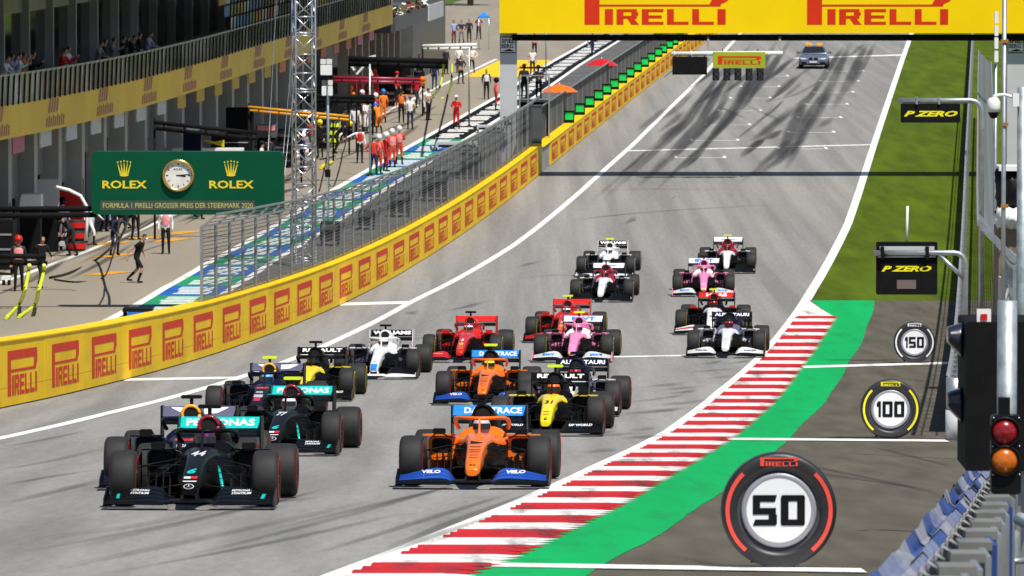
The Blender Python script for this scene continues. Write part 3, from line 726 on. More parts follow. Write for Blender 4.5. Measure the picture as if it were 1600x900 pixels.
for i in range(nb):
    Y = B0 + i * bay
    mb = MB(); mb.box((0, 0, 2.4), (.75, .8, 4.82)); o = mb.build('pillar', M_BPIL, bld); o.location = bp(Y, -.12, -.05) - bld.location; o.rotation_euler.z = -ANG
    mb = MB(); mb.box((.27, 0, 1.2), (.02, .2, 1.0)); o2 = mb.build('pillar_grille', M_DGREY, o); o2.location = (.12, -.1, 0)
    dh = rb.choice([1.2, 1.5, 1.8, 1.8, 2.6])
    mb = MB(); nsl = int(dh / .3)
    for k in range(nsl): mb.box((0, 0, 4.0 - .15 - k * .3), (.06 if k % 2 else .075, bay - 1.3, .292))
    o = mb.build('roller_door', M_BDOOR, bld); o.location = bp(Y + bay / 2, -.35, 0) - bld.location; o.rotation_euler.z = -ANG
    mb = MB(); mb.box((0, 0, 0), (.05, 2.6, .62)); o = mb.build('team_board', M_SGN[min(7, (i // 3) % 8)], bld); o.location = bp(Y + bay / 2, BF - .3, 4.42) - bld.location; o.rotation_euler.z = -ANG
    # partition and floor clutter inside the open garage
    if i % 2 == 0:
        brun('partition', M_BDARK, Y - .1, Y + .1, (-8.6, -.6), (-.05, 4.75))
    # upper windows with mullions
    mb = MB(); mb.box((0, 0, 7.15), (.04, bay - .35, 2.66)); o = mb.build('window', M_WIN, bld); o.location = bp(Y + bay / 2, -1.3, 0) - bld.location; o.rotation_euler.z = -ANG
    mb = MB(); mb.box((0, 0, 7.5), (.35, .3, 3.46)); o = mb.build('column', M_BPIL, bld); o.location = bp(Y, -1.1, 0) - bld.location; o.rotation_euler.z = -ANG
# banner panels with repeated emblem
k = 0; Y = B0
while Y < B1 - 1:
    L = min(12.6, B1 - Y) - .02
    p = brun('banner_panel', M_BANB, Y, Y + L, (BF - .03, BF + .02), (4.72, 5.86))
    f3 = lambda u, v: bp(Y + u, BF + .03, 4.72 + v)
    for rep in range(2):
        u0 = 1.6 + rep * 6.3; mb = MB()
        if u0 + 5 > L: continue
        for q_ in range(4): mb.add([f3(u0 + q_ * .62 + a, b) for a, b in ((0, .62), (.42, .62), (.85, 1.12), (.43, 1.12))], [(0, 1, 2, 3)])
        for q_ in range(9):
            hgt = .40 if q_ % 2 else .34
            mb.add([f3(u0 - .5 + q_ * .5 + a, b) for a, b in ((0, .12), (.3, .12), (.3 + hgt * .5, .12 + hgt), (hgt * .5, .12 + hgt))], [(0, 1, 2, 3)])
        o = mb.build('emblem', M_BPRINT, p); o.location = -bld.location
    Y += 12.6; k += 1
# balcony: glass panes with raked dark fins, taller coloured fins farther along
cols = [srgb(120, 120, 90), srgb(150, 150, 140), srgb(90, 95, 70), srgb(60, 62, 58), srgb(170, 170, 160)]
M_PANE = [pm(f'balcony_pane_{i}', tuple(min(1, v * 1.6) for v in c), .14, .55, .6, .9) for i, c in enumerate(cols)]
colf = [srgb(60, 120, 190), srgb(120, 170, 80), srgb(220, 140, 40), srgb(210, 60, 50), srgb(230, 230, 230), srgb(235, 195, 30), srgb(40, 40, 45)]
M_FIN = [pm(f'screen_print_{i}', c, .3, .3, .35, 1.5) for i, c in enumerate(colf)]
fin = MB(); fin.bar((0, -.16, 0), (0, .16, 1.04), .05, .06, up=(1, 0, 0)); fin_me = fin.mesh('fin', M_BLK)
finT = MB(); finT.bar((0, -.35, 0), (0, .5, 2.7), .06, .07, up=(1, 0, 0)); finT_me = finT.mesh('fin', M_BLK)
Y = B0; k = 0
while Y < B1 - 1.2:
    tall = Y > 268
    put('fin', finT_me if tall else fin_me, bld, bp(Y, BF + .1, 5.86) - bld.location, (0, 0, -ANG))
    if k % 2 == 0:
        c = M_PANE[rb.randrange(5)] if not tall else None
        brun('balcony_pane', M_PANE[rb.randrange(5)], Y + .02, Y + 2.38, (BF - .04, BF - .01), (5.86, 6.85))
        if tall:
            if Y < 283: seq = [0, 0, 1, 2, 4]
            elif Y < 300: seq = [6, 3, 4, 6]
            else: seq = [5, 5, 4, 3, 5]
            for q_ in range(3):
                brun('printed_panel', M_FIN[seq[(k // 2 + q_ * 2) % len(seq)]], Y + .04, Y + 2.36, (BF - .06 - .25 * q_, BF - .03 - .25 * q_), (6.95 + q_ * .5, 7.43 + q_ * .5))
    Y += 1.2; k += 1
# lower end of the building with columns, terrace and plain concrete tower
brun('terrace_slab', M_DGREY, B1 + .1, B1 + 34, (-8.6, 3.2), (4.2, 5.0))
brun('terrace_edge', M_LGREY, B1 + 24, B1 + 34, (3.204, 3.3), (4.15, 5.1))
for i in range(9):
    Y = B1 + 2 + i * 4; mb = MB(); mb.box((0, 0, 2.1), (.6, .7, 4.2)); o = mb.build('column', pm('tan_column', (.42, .36, .28), .7), bld); o.location = bp(Y, .3, -.05) - bld.location; o.rotation_euler.z = -ANG
brun('tower_wall', M_DGREY, B1 + 36, B1 + 60, (-8.4, 1.2), (-.1, 9.5))
brun('inner_wall', M_DGREY, B1 + .2, B1 + 35.9, (-4.4, -4.2), (-.05, 4.2))
# flower boxes on the terrace edge
mb = MB(); rf = random.Random(5)
for i in range(260):
    Y = rf.uniform(B1 + .5, B1 + 24); c = bp(Y, 3.0 + rf.uniform(-.4, .25), 5.0 + rf.uniform(0, .55)); s_ = rf.uniform(.08, .2)
    a = rf.uniform(0, 6.28); d1 = Vector((math.cos(a), math.sin(a), rf.uniform(-.5, .5))) * s_; d2 = Vector((-math.sin(a), math.cos(a), rf.uniform(-.5, .8))) * s_
    mb.add([c - d1, c + d2, c + d1, c - d2], [(0, 1, 2, 3)], rf.choice([0, 0, 1, 2]))
o = mb.build('terrace_plants', [pm('leaf', (.05, .10, .02), .6), pm('red_flower', (.5, .02, .02), .6), pm('white_flower', (.7, .7, .6), .6)], bld, world=True); o['kind'] = 'stuff'
# ================================================================== racing cars
M_TYRE = pm('tyre_rubber', (.022, .0215, .021), .68, 0, .25, 5, spec=.3)
M_RIM = pm('wheel_rim', (.03, .03, .032), .35, .7, .2, 6)
M_CARB = pm('carbon_fibre', (.010, .010, .0105), .4, 0, .3, 12, spec=.08)
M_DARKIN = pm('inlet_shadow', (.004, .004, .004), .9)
M_VIS = pm('visor', (.02, .022, .03), .08, 0, .2, 4, spec=.8)
def paint(name, c, rough=.34): return pm('paint_' + name, c, rough, 0, .04, 3, coat=0 if max(c) < .12 else .3, spec=.05 if max(c) < .12 else .3)
P = {k: paint(k, v) for k, v in dict(black=(.005, .0055, .0065), turq=(.0, .50, .46), white=(.78, .78, .78), navy=(.008, .010, .026), yellow=(.88, .66, .0), orange=(.82, .155, .004), blue=(.012, .075, .42),
     red=(.56, .012, .008), pink=(.86, .24, .46), dred=(.26, .01, .025), fblue=(.02, .22, .68), rbyel=(.88, .40, .03), fluo=(.72, .90, .02), silver=(.5, .5, .52), slate=(.10, .10, .16), rbred=(.55, .02, .03), cream=(.7, .72, .66), gold=(.6, .42, .08), sky=(.1, .4, .8), plum=(.07, .02, .07)).items()}
M_ST = {'r': pm('tyre_stripe_red', (.45, .01, .02), .5), 'y': pm('tyre_stripe_yellow', (.75, .58, .0), .5), 'w': pm('tyre_stripe_white', (.7, .7, .7), .5)}

def sect(y, w_, zb, zt, n=20, e=2.6, notch=0.):
    zc = (zb + zt) / 2; hh = (zt - zb) / 2; out = []
    for i in range(n):
        a = 2 * math.pi * i / n; c, s_ = math.cos(a), math.sin(a)
        x = w_ * math.copysign(abs(c) ** (2 / e), c); z = zc + hh * math.copysign(abs(s_) ** (2 / e), s_)
        if notch and s_ > .3 and abs(x) < w_ * .80: z = zt - notch
        out.append((x, y, z))
    return out
BTOP = [(-1.04, .25), (-.98, .295), (-.8, .36), (-.5, .435), (-.2, .505), (.1, .56), (.35, .602), (.7, .645), (1.0, .672), (1.22, .682), (2.3, .76)]
def mb_body():
    mb = MB(); st = [(-1.04, .072, .165, .25), (-.98, .095, .16, .295), (-.8, .103, .18, .36), (-.5, .110, .21, .435), (-.2, .117, .23, .505), (.1, .126, .25, .56), (.35, .138, .25, .602), (.7, .163, .20, .645), (1.0, .195, .15, .672)]
    R_ = [sect(*s_, e=4.2 if s_[0] > -.9 else 3.0) for s_ in st]
    for y, w_, zb, zt, nc in ((1.22, .255, .10, .682, 0), (1.3, .29, .09, .686, .04), (1.4, .33, .08, .692, .22), (1.9, .375, .08, .715, .25), (2.05, .38, .08, .735, .2), (2.12, .38, .08, .745, .0), (2.3, .36, .08, .76, 0)): R_.append(sect(y, w_, zb, zt, notch=nc))
    mb.loft(R_)
    for i, f in enumerate(mb.f):
        c = sum((Vector(mb.v[k]) for k in f), Vector()) / len(f)
        zb, zt = np.interp(c.y, [-1, -.5, .1, .7, 1.2, 2.3], [.16, .21, .25, .2, .1, .08]), np.interp(c.y, [a for a, b in BTOP], [b for a, b in BTOP])
        if (c.z - zb) / (zt - zb) < (.25 if c.y < -.3 else (.5 if c.y < .3 else .70)) or abs(c.x) < .3 * .8 and 1.36 < c.y < 2.08 and c.z < zt - .12: mb.m[i] = 1
        elif c.y > 1.3: mb.m[i] = 2
    return mb
def mb_cover():
    mb = MB(); R_ = [sect(y, w_, zb, zt, e=2.2) for y, w_, zb, zt in ((2.13, .135, .76, 1.03), (2.3, .165, .6, 1.045), (2.6, .22, .35, 1.01), (3.0, .25, .2, .92), (3.4, .20, .14, .78), (3.9, .11, .14, .58), (4.3, .05, .2, .40))]
    mb.loft(R_); mb.add([(-.012, 2.8, .93), (.012, 2.8, .93), (.012, 3.95, .90), (-.012, 3.95, .90), (-.012, 3.95, .5), (.012, 3.95, .5)], [(0, 1, 2, 3), (0, 3, 4), (1, 5, 2), (3, 2, 5, 4)]); return mb
def mb_ring():
    mb = MB(); k = 18; pts = [(.118 * math.cos(2 * math.pi * i / k), 2.125, .915 + .115 * math.sin(2 * math.pi * i / k)) for i in range(k + 1)]
    return mb.tube(pts, .024, 6, up=(0, 1, 0))
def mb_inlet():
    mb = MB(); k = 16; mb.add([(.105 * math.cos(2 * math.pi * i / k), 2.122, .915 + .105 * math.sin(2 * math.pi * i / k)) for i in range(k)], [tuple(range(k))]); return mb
def rr_sect(y, x0, x1, z0, z1, r=.06, n=3):
    return [(a, y, b) for a, b in rrect(x0, z0, x1, z1, min(r, (x1 - x0) * .45, (z1 - z0) * .45), n)]
def mb_pod(s_):
    mb = MB(); R_ = [rr_sect(1.70, .36, .70, .30, .615), rr_sect(1.85, .34, .74, .2, .625), rr_sect(2.3, .3, .74, .09, .60), rr_sect(2.9, .22, .62, .08, .50), rr_sect(3.4, .14, .42, .08, .36), rr_sect(3.9, .08, .2, .08, .24)]
    R_ = [[(s_ * a, b, c) for a, b, c in r_] for r_ in R_]; return mb.loft(R_)
def mb_shelf(s_):
    mb = MB(); q = [(.34, 1.62, .628), (.78, 1.50, .622), (.80, 1.62, .622), (.70, 1.80, .634), (.34, 1.85, .634)]
    mb.prism([(s_ * a, b) for a, b, c in q] if s_ > 0 else [(s_ * a, b) for a, b, c in reversed(q)], .628, .650); return mb
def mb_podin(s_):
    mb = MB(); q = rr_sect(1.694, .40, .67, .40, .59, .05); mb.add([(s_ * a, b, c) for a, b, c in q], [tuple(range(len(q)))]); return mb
HX = [(.24, .12), (.28, .45), (.33, .78), (.40, .97), (.48, 1.0), (.6, .92), (.75, .72), (.9, .52), (.97, .45)]
def mb_flap(s_, k):
    mb = MB(); R_ = []
    for x, h in HX:
        z0 = .075 + h * .043 * (k + .35); z1 = .075 + h * .043 * (k + 1.22); y0 = -1.13 + .14 * k + x * .12; y1 = y0 + .135; t = .010
        R_.append([(s_ * x, y0, z0), (s_ * x, y1, z1), (s_ * x, y1 + .004, z1 - t), (s_ * x, y0 + .01, z0 - t)])
    return mb.loft(R_, smooth=False)
def mb_fwmain():
    mb = MB(); R_ = []
    for x in (-1.0, -.9, -.6, -.3, -.22, 0, .22, .3, .6, .9, 1.0):
        a = abs(x); y0 = -1.22 + a * .14; z = .085 if a < .25 else .062; R_.append([(x, y0, z), (x, y0 + .05, z + .02), (x, y0 + .24, z + .035), (x, y0 + .24, z + .018), (x, y0 + .02, z - .012)])
    mb.loft(R_, smooth=False)
    for s_ in (-1, 1):
        mb.add([(s_ * .09, -1.05, .10), (s_ * .105, -1.05, .10), (s_ * .105, -.7, .10), (s_ * .09, -.7, .10), (s_ * .07, -1.0, .19), (s_ * .085, -1.0, .19), (s_ * .085, -.68, .25), (s_ * .07, -.68, .25)], [(0, 1, 2, 3), (4, 7, 6, 5), (0, 4, 5, 1), (1, 5, 6, 2), (2, 6, 7, 3), (3, 7, 4, 0)])
    return mb
def mb_endp(s_):
    mb = MB(); q = [(-1.10, .045), (-.40, .045), (-.36, .10), (-.40, .24), (-.62, .25), (-1.05, .13)]
    mb.prism(q, s_ * .985, s_ * 1.0, 'x'); mb.box((s_ * .96, -.74, .042), (.10, .66, .012)); return mb
def mb_wheel(wd, parts):
    h = wd / 2
    prof = [(.165, -h + .01), (.24, -h - .004), (.29, -h + .004), (.318, -h + .02), (.330, -h + .05), (.335, -h + .10), (.336, 0), (.335, h - .10), (.330, h - .05), (.318, h - .02), (.29, h - .004), (.24, h + .004), (.165, h - .01)]
    t = MB(); t.lathe(prof, 28); parts['tyre'] = t
    r_ = MB()
    for s_ in (-1, 1):
        r_.lathe([(.001, s_ * (h - .05)), (.05, s_ * (h - .03)), (.07, s_ * (h - .07)), (.15, s_ * (h - .035)), (.172, s_ * (h - .004))], 20)
        for k in range(7):
            a = 2 * math.pi * k / 7; r_.bar((s_ * (h - .035), .05 * math.cos(a), .05 * math.sin(a)), (s_ * (h - .02), .155 * math.cos(a + .2), .155 * math.sin(a + .2)), .03, .02)
    parts['rim'] = r_
    for s_ in (-1, 1): parts[f'stripe{s_}'] = MB().lathe([(.236, s_ * (h + .0065)), (.262, s_ * (h + .006)), (.27, s_ * (h + .003))], 28)
    return parts
WF = mb_wheel(.305, {}); WR = mb_wheel(.405, {})
ME = {}
def cme(key, f, mat):
    k = (key, mat.name) if key != 'body' else None
    if key == 'body': k = ('body', mat[0].name, mat[1].name); mat = [mat[0], M_CARB, mat[1]]
    if k not in ME: ME[k] = f().mesh(key, mat)
    return ME[k]
def mb_susp(s_, rear=False):
    mb = MB(); T = lambda a, b, r_=.013: mb.tube([(s_ * a[0], a[1], a[2]), (s_ * b[0], b[1], b[2])], r_, 6, flat=.55)
    if not rear:
        T((.15, -.22, .50), (.69, .0, .47)); T((.20, .45, .56), (.69, .03, .47)); T((.12, -.3, .27), (.69, -.02, .17)); T((.2, .5, .25), (.69, .05, .17)); T((.18, .12, .55), (.66, .02, .20), .012); T((.15, -.15, .42), (.68, -.12, .36), .011)
    else:
        T((.14, 3.3, .42), (.62, 3.65, .46)); T((.10, 4.0, .42), (.62, 3.68, .46)); T((.14, 3.2, .2), (.62, 3.62, .18)); T((.10, 4.0, .2), (.62, 3.7, .18)); T((.2, 3.3, .5), (.6, 3.6, .22))
    mb.lathe([(.10, s_ * .64), (.155, s_ * .655), (.155, s_ * .72)], 14, (0, 3.65 if rear else 0, .335), 'x'); return mb
def mb_floor():
    mb = MB(); mb.prism([(-.2, .9), (.2, .9), (.42, 1.3), (.74, 1.75), (.78, 3.0), (.55, 3.35), (.5, 4.05), (-.5, 4.05), (-.55, 3.35), (-.78, 3.0), (-.74, 1.75), (-.42, 1.3)], .045, .065); return mb
def mb_barge(s_):
    mb = MB()
    for x, y0, y1, z0, z1, sk in ((.36, .75, 1.35, .09, .36, .06), (.46, 1.0, 1.45, .08, .42, .05), (.56, 1.15, 1.55, .07, .40, .03), (.66, 1.3, 1.65, .07, .46, .02), (.80, 1.45, 1.72, .07, .61, -.02)):
        mb.add([(s_ * x, y0, z0), (s_ * (x + sk), y1, z0), (s_ * (x + sk), y1, z1), (s_ * x, y0 + .1, z1 * .85), (s_ * (x + .012), y0, z0), (s_ * (x + sk + .012), y1, z0), (s_ * (x + sk + .012), y1, z1), (s_ * (x + .012), y0 + .1, z1 * .85)], [(0, 1, 2, 3), (4, 7, 6, 5), (0, 4, 5, 1), (1, 5, 6, 2), (2, 6, 7, 3), (3, 7, 4, 0)])
    mb.box((s_ * .58, 1.3, .075), (.46, .5, .015)); return mb
def mb_mirror(s_):
    mb = MB(); mb.prism(rrect(s_ * .55 - .085, .655, s_ * .55 + .085, .735, .025), 1.24, 1.34, 'y'); mb.bar((s_ * .50, 1.30, .66), (s_ * .38, 1.45, .60), .02, .012); mb.bar((s_ * .60, 1.31, .66), (s_ * .66, 1.6, .62), .016, .01); return mb
def mb_halo():
    mb = MB(); h = [(-.335, 2.22, .72), (-.36, 2.0, .79), (-.355, 1.75, .845), (-.32, 1.5, .872), (-.23, 1.3, .876), (-.11, 1.2, .872), (0, 1.17, .870)]
    pts = h + [(-a, b, c) for a, b, c in reversed(h[:-1])]; mb.tube(pts, .030, 8, flat=.85)
    mb.loft([[(-.016, 1.13, .87), (.016, 1.13, .87), (.016, 1.23, .87), (-.016, 1.23, .87)], [(-.010, 1.05, .76), (.010, 1.05, .76), (.010, 1.13, .76), (-.010, 1.13, .76)], [(-.016, .98, .66), (.016, .98, .66), (.016, 1.1, .66), (-.016, 1.1, .66)]], smooth=False)
    return mb
def mb_tcam(): return MB().prism(rrect(-.14, 1.125, .14, 1.175, .02), 2.25, 2.36, 'y')
def mb_tpost(): return MB().box((0, 2.30, 1.08), (.045, .06, .09))
RWZ = .075
def mb_rwflap():
    mb = MB(); R_ = []
    for x in (-.505, .505): R_.append([(x, 4.10, .775 + RWZ), (x, 4.155, .83 + RWZ), (x, 4.26, .915 + RWZ), (x, 4.275, .908 + RWZ), (x, 4.165, .815 + RWZ), (x, 4.115, .762 + RWZ)])
    return mb.loft(R_, smooth=False)
def mb_rwmain():
    mb = MB(); R_ = []
    for x in (-.505, .505): R_.append([(x, 3.90, .665 + RWZ), (x, 3.95, .70 + RWZ), (x, 4.11, .748 + RWZ), (x, 4.12, .738 + RWZ), (x, 3.98, .675 + RWZ)])
    mb.loft(R_, smooth=False)
    for s_ in (-1, 1): mb.bar((s_ * .08, 4.0, .3), (s_ * .08, 4.02, .75), .015, .08)
    mb.box((0, 4.2, .45), (.10, .25, .02)); mb.box((0, 4.1, .3), (.25, .5, .2)); return mb
def mb_rwep(s_):
    return MB().prism([(3.86, .62), (3.95, .30), (4.30, .22), (4.45, .45), (4.46, .97), (4.40, 1.0), (3.90, 1.0)], s_ * .507, s_ * .525, 'x')
def mb_helmet():
    mb = MB(); n = 14; mb.ball((0, 0, 0), .135, n, 0, (.92, 1.08, 1.0)); return mb
def mb_visor():
    mb = MB(); k = 12; R_ = []
    for z in (-.035, .045):
        R_.append([(.128 * math.cos(a), -.150 * math.sin(a) - .002, z) for a in [math.pi * (.12 + .76 * i / k) for i in range(k + 1)]])
    return mb.loft(R_, cap=False, closed=False)
def mb_bust():
    mb = MB(); mb.loft([sect(0, .07, 0, .1, 12, 2), sect(.05, .09, 0, .1, 12, 2)], cap=True) if False else None
    R_ = []
    for z, a, b in ((-.42, .17, .12), (-.2, .20, .12), (-.12, .20, .10), (-.09, .10, .08), (-.04, .065, .065), (.0, .06, .06)):
        R_.append([(a * math.cos(2 * math.pi * i / 12), b * math.sin(2 * math.pi * i / 12), z) for i in range(12)])
    mb.loft(R_)
    for s_ in (-1, 1): mb.tube([(s_ * .18, 0, -.15), (s_ * .22, -.12, -.30), (s_ * .12, -.36, -.22)], [.06, .05, .04], 8)
    return mb
body_bvh = None; flap_bvh = {}
def bvh_of(mbs):
    vs, fs = [], []
    for m in mbs:
        o = len(vs); vs += m.v; fs += [tuple(i + o for i in f) for f in m.f]
    return BVHTree.FromPolygons([Vector(v) for v in vs], fs)
BV_BODY = bvh_of([mb_body()]); BV_FLAP = bvh_of([mb_flap(s_, k) for s_ in (-1, 1) for k in range(4)])
def face_text(body, xc, zc, w_, h, bvh, mat, name, parent, bold=.03, shear=0., lift=.006):
    """lettering laid on the car's skin as seen from ahead"""
    vs, fs = text2d(body, bold, shear); out = []
    for a, b in vs:
        x = xc + a * w_; z = zc + b * h; hit = bvh.ray_cast(Vector((x, -3, z)), Vector((0, 1, 0)))
        y = hit[0].y if hit[0] is not None else None
        out.append([x, y, z])
    known = [o[1] for o in out if o[1] is not None]
    if not known: return None
    my = sum(known) / len(known)
    mb = MB(); mb.add([(o[0], (o[1] if o[1] is not None else my) - lift * 2.2, o[2] + lift * .3) for o in out], fs)
    return put(name, mb.mesh(name, mat), parent)
def face_poly(polys, bvh, mat, name, parent, lift=.005):
    mb = MB(); fine = []
    for p in polys:
        if len(p) == 4 and max(a for a, b in p) - min(a for a, b in p) > .04:
            B = lambda u, v: tuple((p[0][k] * (1 - u) + p[1][k] * u) * (1 - v) + (p[3][k] * (1 - u) + p[2][k] * u) * v for k in (0, 1))
            fine += [[B(i / 8, j / 2), B((i + 1) / 8, j / 2), B((i + 1) / 8, (j + 1) / 2), B(i / 8, (j + 1) / 2)] for i in range(8) for j in range(2)]
        else: fine.append(p)
    for p in fine:
        q = []
        # fine strips so the shape follows the surface
        for x, z in p:
            hit = bvh.ray_cast(Vector((x, -3, z)), Vector((0, 1, 0))); q.append((x, (hit[0].y if hit[0] is not None else -.5) - lift * 2.5, z + lift * .3))
        mb.add(q, [tuple(range(len(q)))])
    return put(name, mb.mesh(name, mat), parent)
def wing_text(body, w_, h, mat, parent, bold=.03, z0=.79, x0=0, name='wing_lettering'):
    n = Vector((0, -.63, .777)) * .006
    def f3(u, v):
        t = (z0 - .775 + v) / .14; z = .775 + .14 * t
        if z < .83: y = 4.10 + (z - .775) / .055 * .055
        else: y = 4.155 + (z - .83) / .085 * .105
        return Vector((x0 + u, y, z + RWZ)) + n
    mb = MB(); add_text(mb, body, f3, w_, h, bold); return put(name, mb.mesh(name, mat), parent)
def wing_poly(polys, mat, parent, name='wing_emblem'):
    n = Vector((0, -.63, .777)) * .005
    def f3(u, z):
        y = 4.10 + (z - .775) if z < .83 else 4.155 + (z - .83) / .085 * .105
        return Vector((u, y, z + RWZ)) + n
    mb = MB(); add_flat(mb, polys, f3); return put(name, mb.mesh(name, mat), parent)

def make_car(px, Y, yaw, label, L, group='racing cars coming up the straight', stripe='r', tcam='black', helmet='white', hlabel='', number=None):
    X = (px - 800) / FPX * Y
    sl_ = math.atan((gz(Y + 4.5) - gz(Y)) / 4.5)
    root = thing('racing_car', label, 'racing car', (X, Y, gz(Y) + .012), 0, group); root.rotation_euler = (sl_, 0, R(yaw))
    G = lambda k, d='black': P[L.get(k, d)]
    A = lambda name, key, f, mat, par=root: put(name, cme(key, f, mat), par)
    body = A('body', 'body', mb_body, (G('nose'), P[L.get('cock', L.get('nose', 'black'))])); A('engine_cover', 'engine_cover', mb_cover, G('cover')); A('airbox_ring', 'airbox_ring', mb_ring, G('ring')); A('airbox_inlet', 'airbox_inlet', mb_inlet, M_DARKIN)
    for s_ in (-1, 1):
        d = A('sidepod', f'sidepod{s_}', lambda: mb_pod(s_), G('pod')); put('inlet', cme(f'inlet{s_}', lambda: mb_podin(s_), M_DARKIN), d); put('shelf', cme(f'shelf{s_}', lambda: mb_shelf(s_), G('shelf', L.get('pod', 'black'))), d)
        for k in range(4): A('front_flap', f'front_flap{s_}{k}', lambda: mb_flap(s_, k), (G('fwmain') if k == 0 else G('flap')) if k not in L.get('flapx', ()) else P[L['flap2']])
        A('front_endplate', f'front_endplate{s_}', lambda: mb_endp(s_), G('endp')); A('front_suspension', f'fsusp{s_}', lambda: mb_susp(s_), M_CARB); A('rear_suspension', f'rsusp{s_}', lambda: mb_susp(s_, True), M_CARB)
        A('bargeboard', f'barge{s_}', lambda: mb_barge(s_), M_CARB); A('mirror', f'mirror{s_}', lambda: mb_mirror(s_), M_CARB if L.get('mirror') is None else P[L['mirror']]); A('rear_endplate', f'rwep{s_}', lambda: mb_rwep(s_), G('rwep'))
        for nm, W, yy, xo in (('front_wheel', WF, 0, .845), ('rear_wheel', WR, 3.65, .795)):
            wx = bpy.data.objects.new(nm, cme(nm + '_tyre', lambda: W['tyre'], M_TYRE)); COL.objects.link(wx); wx.parent = root; wx.location = (s_ * xo, yy, .335)
            put('rim', cme(nm + '_rim', lambda: W['rim'], M_RIM), wx); [put('tyre_stripe', cme(nm + f'_stripe{q}', lambda: W[f'stripe{q}'], M_ST[stripe]), wx) for q in (-1, 1)]
    A('front_wing', 'front_wing', mb_fwmain, G('fwmain')); A('floor', 'floor', mb_floor, M_CARB); A('halo', 'halo', mb_halo, G('halo'))
    tc = A('camera_bar', 'camera_bar', mb_tcam, P[tcam] if tcam != 'black' else M_CARB); put('camera_post', cme('camera_post', mb_tpost, M_CARB), tc)
    rf = A('rear_flap', 'rear_flap', mb_rwflap, G('rw')); A('rear_wing', 'rear_wing', mb_rwmain, G('rwmain'))
    L['deco'](root, body, rf, number)
    # driver
    M = Matrix.Translation(root.location) @ root.rotation_euler.to_matrix().to_4x4()
    dr = put('person', cme('person', mb_bust, P[L.get('suit', 'white')])); dr.location = M @ Vector((0, 1.72, .675)); dr.rotation_euler = root.rotation_euler
    tag(dr, hlabel, 'person', 'drivers')
    hm = put('helmet', cme('helmet', mb_helmet, P[helmet]), dr, (0, -.02, .075)); put('visor', cme('visor', mb_visor, M_VIS), hm)
    return root

W_ = P['white']; K_ = P['black']
def d_merc(c, b, rf, num):
    wing_text('PETRONAS', .86, .085, W_, rf, .035, .80)
    face_text(num, 0, .592, .17 if num == '44' else .15, .05, BV_BODY, W_, 'number', b, .03, .15)
    face_text('6', 0, .405, .11, .055, BV_BODY, P['turq'], 'emblem', b, .05, .3)
    face_poly([[(-.075, .352), (.005, .352), (.005, .375), (-.075, .375)]], BV_BODY, W_, 'sticker', b); face_poly([[(.008, .350), (.082, .350), (.082, .378), (.008, .378)]], BV_BODY, P['red'], 'sticker', b)
    face_poly([[(-.08, .318), (.08, .318), (.08, .328), (-.08, .328)]], BV_BODY, W_, 'sticker', b)
    pts = [(.062 * math.cos(a * math.pi / 10), .265 + .03 * math.sin(a * math.pi / 10)) for a in range(21)]; pin = [(.052 * math.cos(a * math.pi / 10), .265 + .0235 * math.sin(a * math.pi / 10)) for a in range(21)]
    face_poly([[pts[i], pts[i + 1], pin[i + 1], pin[i]] for i in range(20)] + [[(-.006, .265), (.006, .265), (.002, .291), (-.002, .291)], [(-.004, .262), (.0, .27), (-.044, .246), (-.047, .249)], [(.004, .262), (.0, .27), (.044, .246), (.047, .249)]], BV_BODY, P['silver'], 'star_emblem', b)
    for s_ in (-1, 1):
        face_text('PETRONAS', s_ * .60, .198, .23, .022, BV_FLAP, W_, 'wing_lettering', c, .03, .15); face_text('SYNTIUM', s_ * .60, .168, .23, .022, BV_FLAP, W_, 'wing_lettering', c, .04, .2)
        face_poly([[(s_ * .83, .12), (s_ * .87, .12), (s_ * .88, .165), (s_ * .84, .165)]], BV_FLAP, P['turq'], 'wing_sticker', c)
        mb = MB(); mb.tube([(s_ * .33, -.05, .22), (s_ * .24, .5, .46)], .02, 5); put('turquoise_vane', mb.mesh('turquoise_vane', P['turq']), c) if s_ > 0 else None
    mb = MB(); mb.tube([(-.36, 1.72, .878), (-.32, 1.48, .905), (-.22, 1.28, .908)], .008, 5); put('halo_line', mb.mesh('halo_line', P['turq']), c)
def d_rb(c, b, rf, num):
    for s_ in (-1, 1):
        wing_poly([[(s_ * .06, .80), (s_ * .24, .815), (s_ * .37, .875), (s_ * .40, .895), (s_ * .06, .885)]], W_, rf)
    face_poly([[(-.12, .60), (.12, .60), (.12, .625), (-.12, .625)]], BV_BODY, P['rbred'], 'nose_band', b)
    face_text('HONDA' if num is None else num, 0, .53, .13, .03, BV_BODY, W_, 'nose_lettering', b); face_poly([[(-.08, .46), (.08, .46), (.085, .505), (-.085, .505)]], BV_BODY, P['silver'], 'sticker', b)
    face_poly([[(-.06, .40), (.06, .40), (.06, .45), (-.06, .45)]], BV_BODY, P['rbred'], 'emblem', b)
def d_ren(c, b, rf, num):
    wing_text('RENAULT', .86, .075, W_, rf, .04, .812)
    if num: face_text(num, 0, .535, .15, .05, BV_BODY, K_, 'number', b, .03, .1)
    face_poly([[(-.035, .30), (0, .275), (.035, .30), (0, .325)]], BV_BODY, K_, 'diamond_emblem', b, .008)
    face_poly([[(-.015, .30), (0, .289), (.015, .30), (0, .311)]], BV_BODY, P['yellow'], 'diamond_emblem', b, .012)
    for z in (.36, .385, .41): face_text('INFINITI' if z == .385 else '————', 0, z, .11, .006, BV_BODY, K_, 'nose_lettering', b)
    for s_ in (-1, 1): face_text('DP WORLD', s_ * .60, .165, .40, .036, BV_FLAP, W_, 'wing_lettering', c, .05)
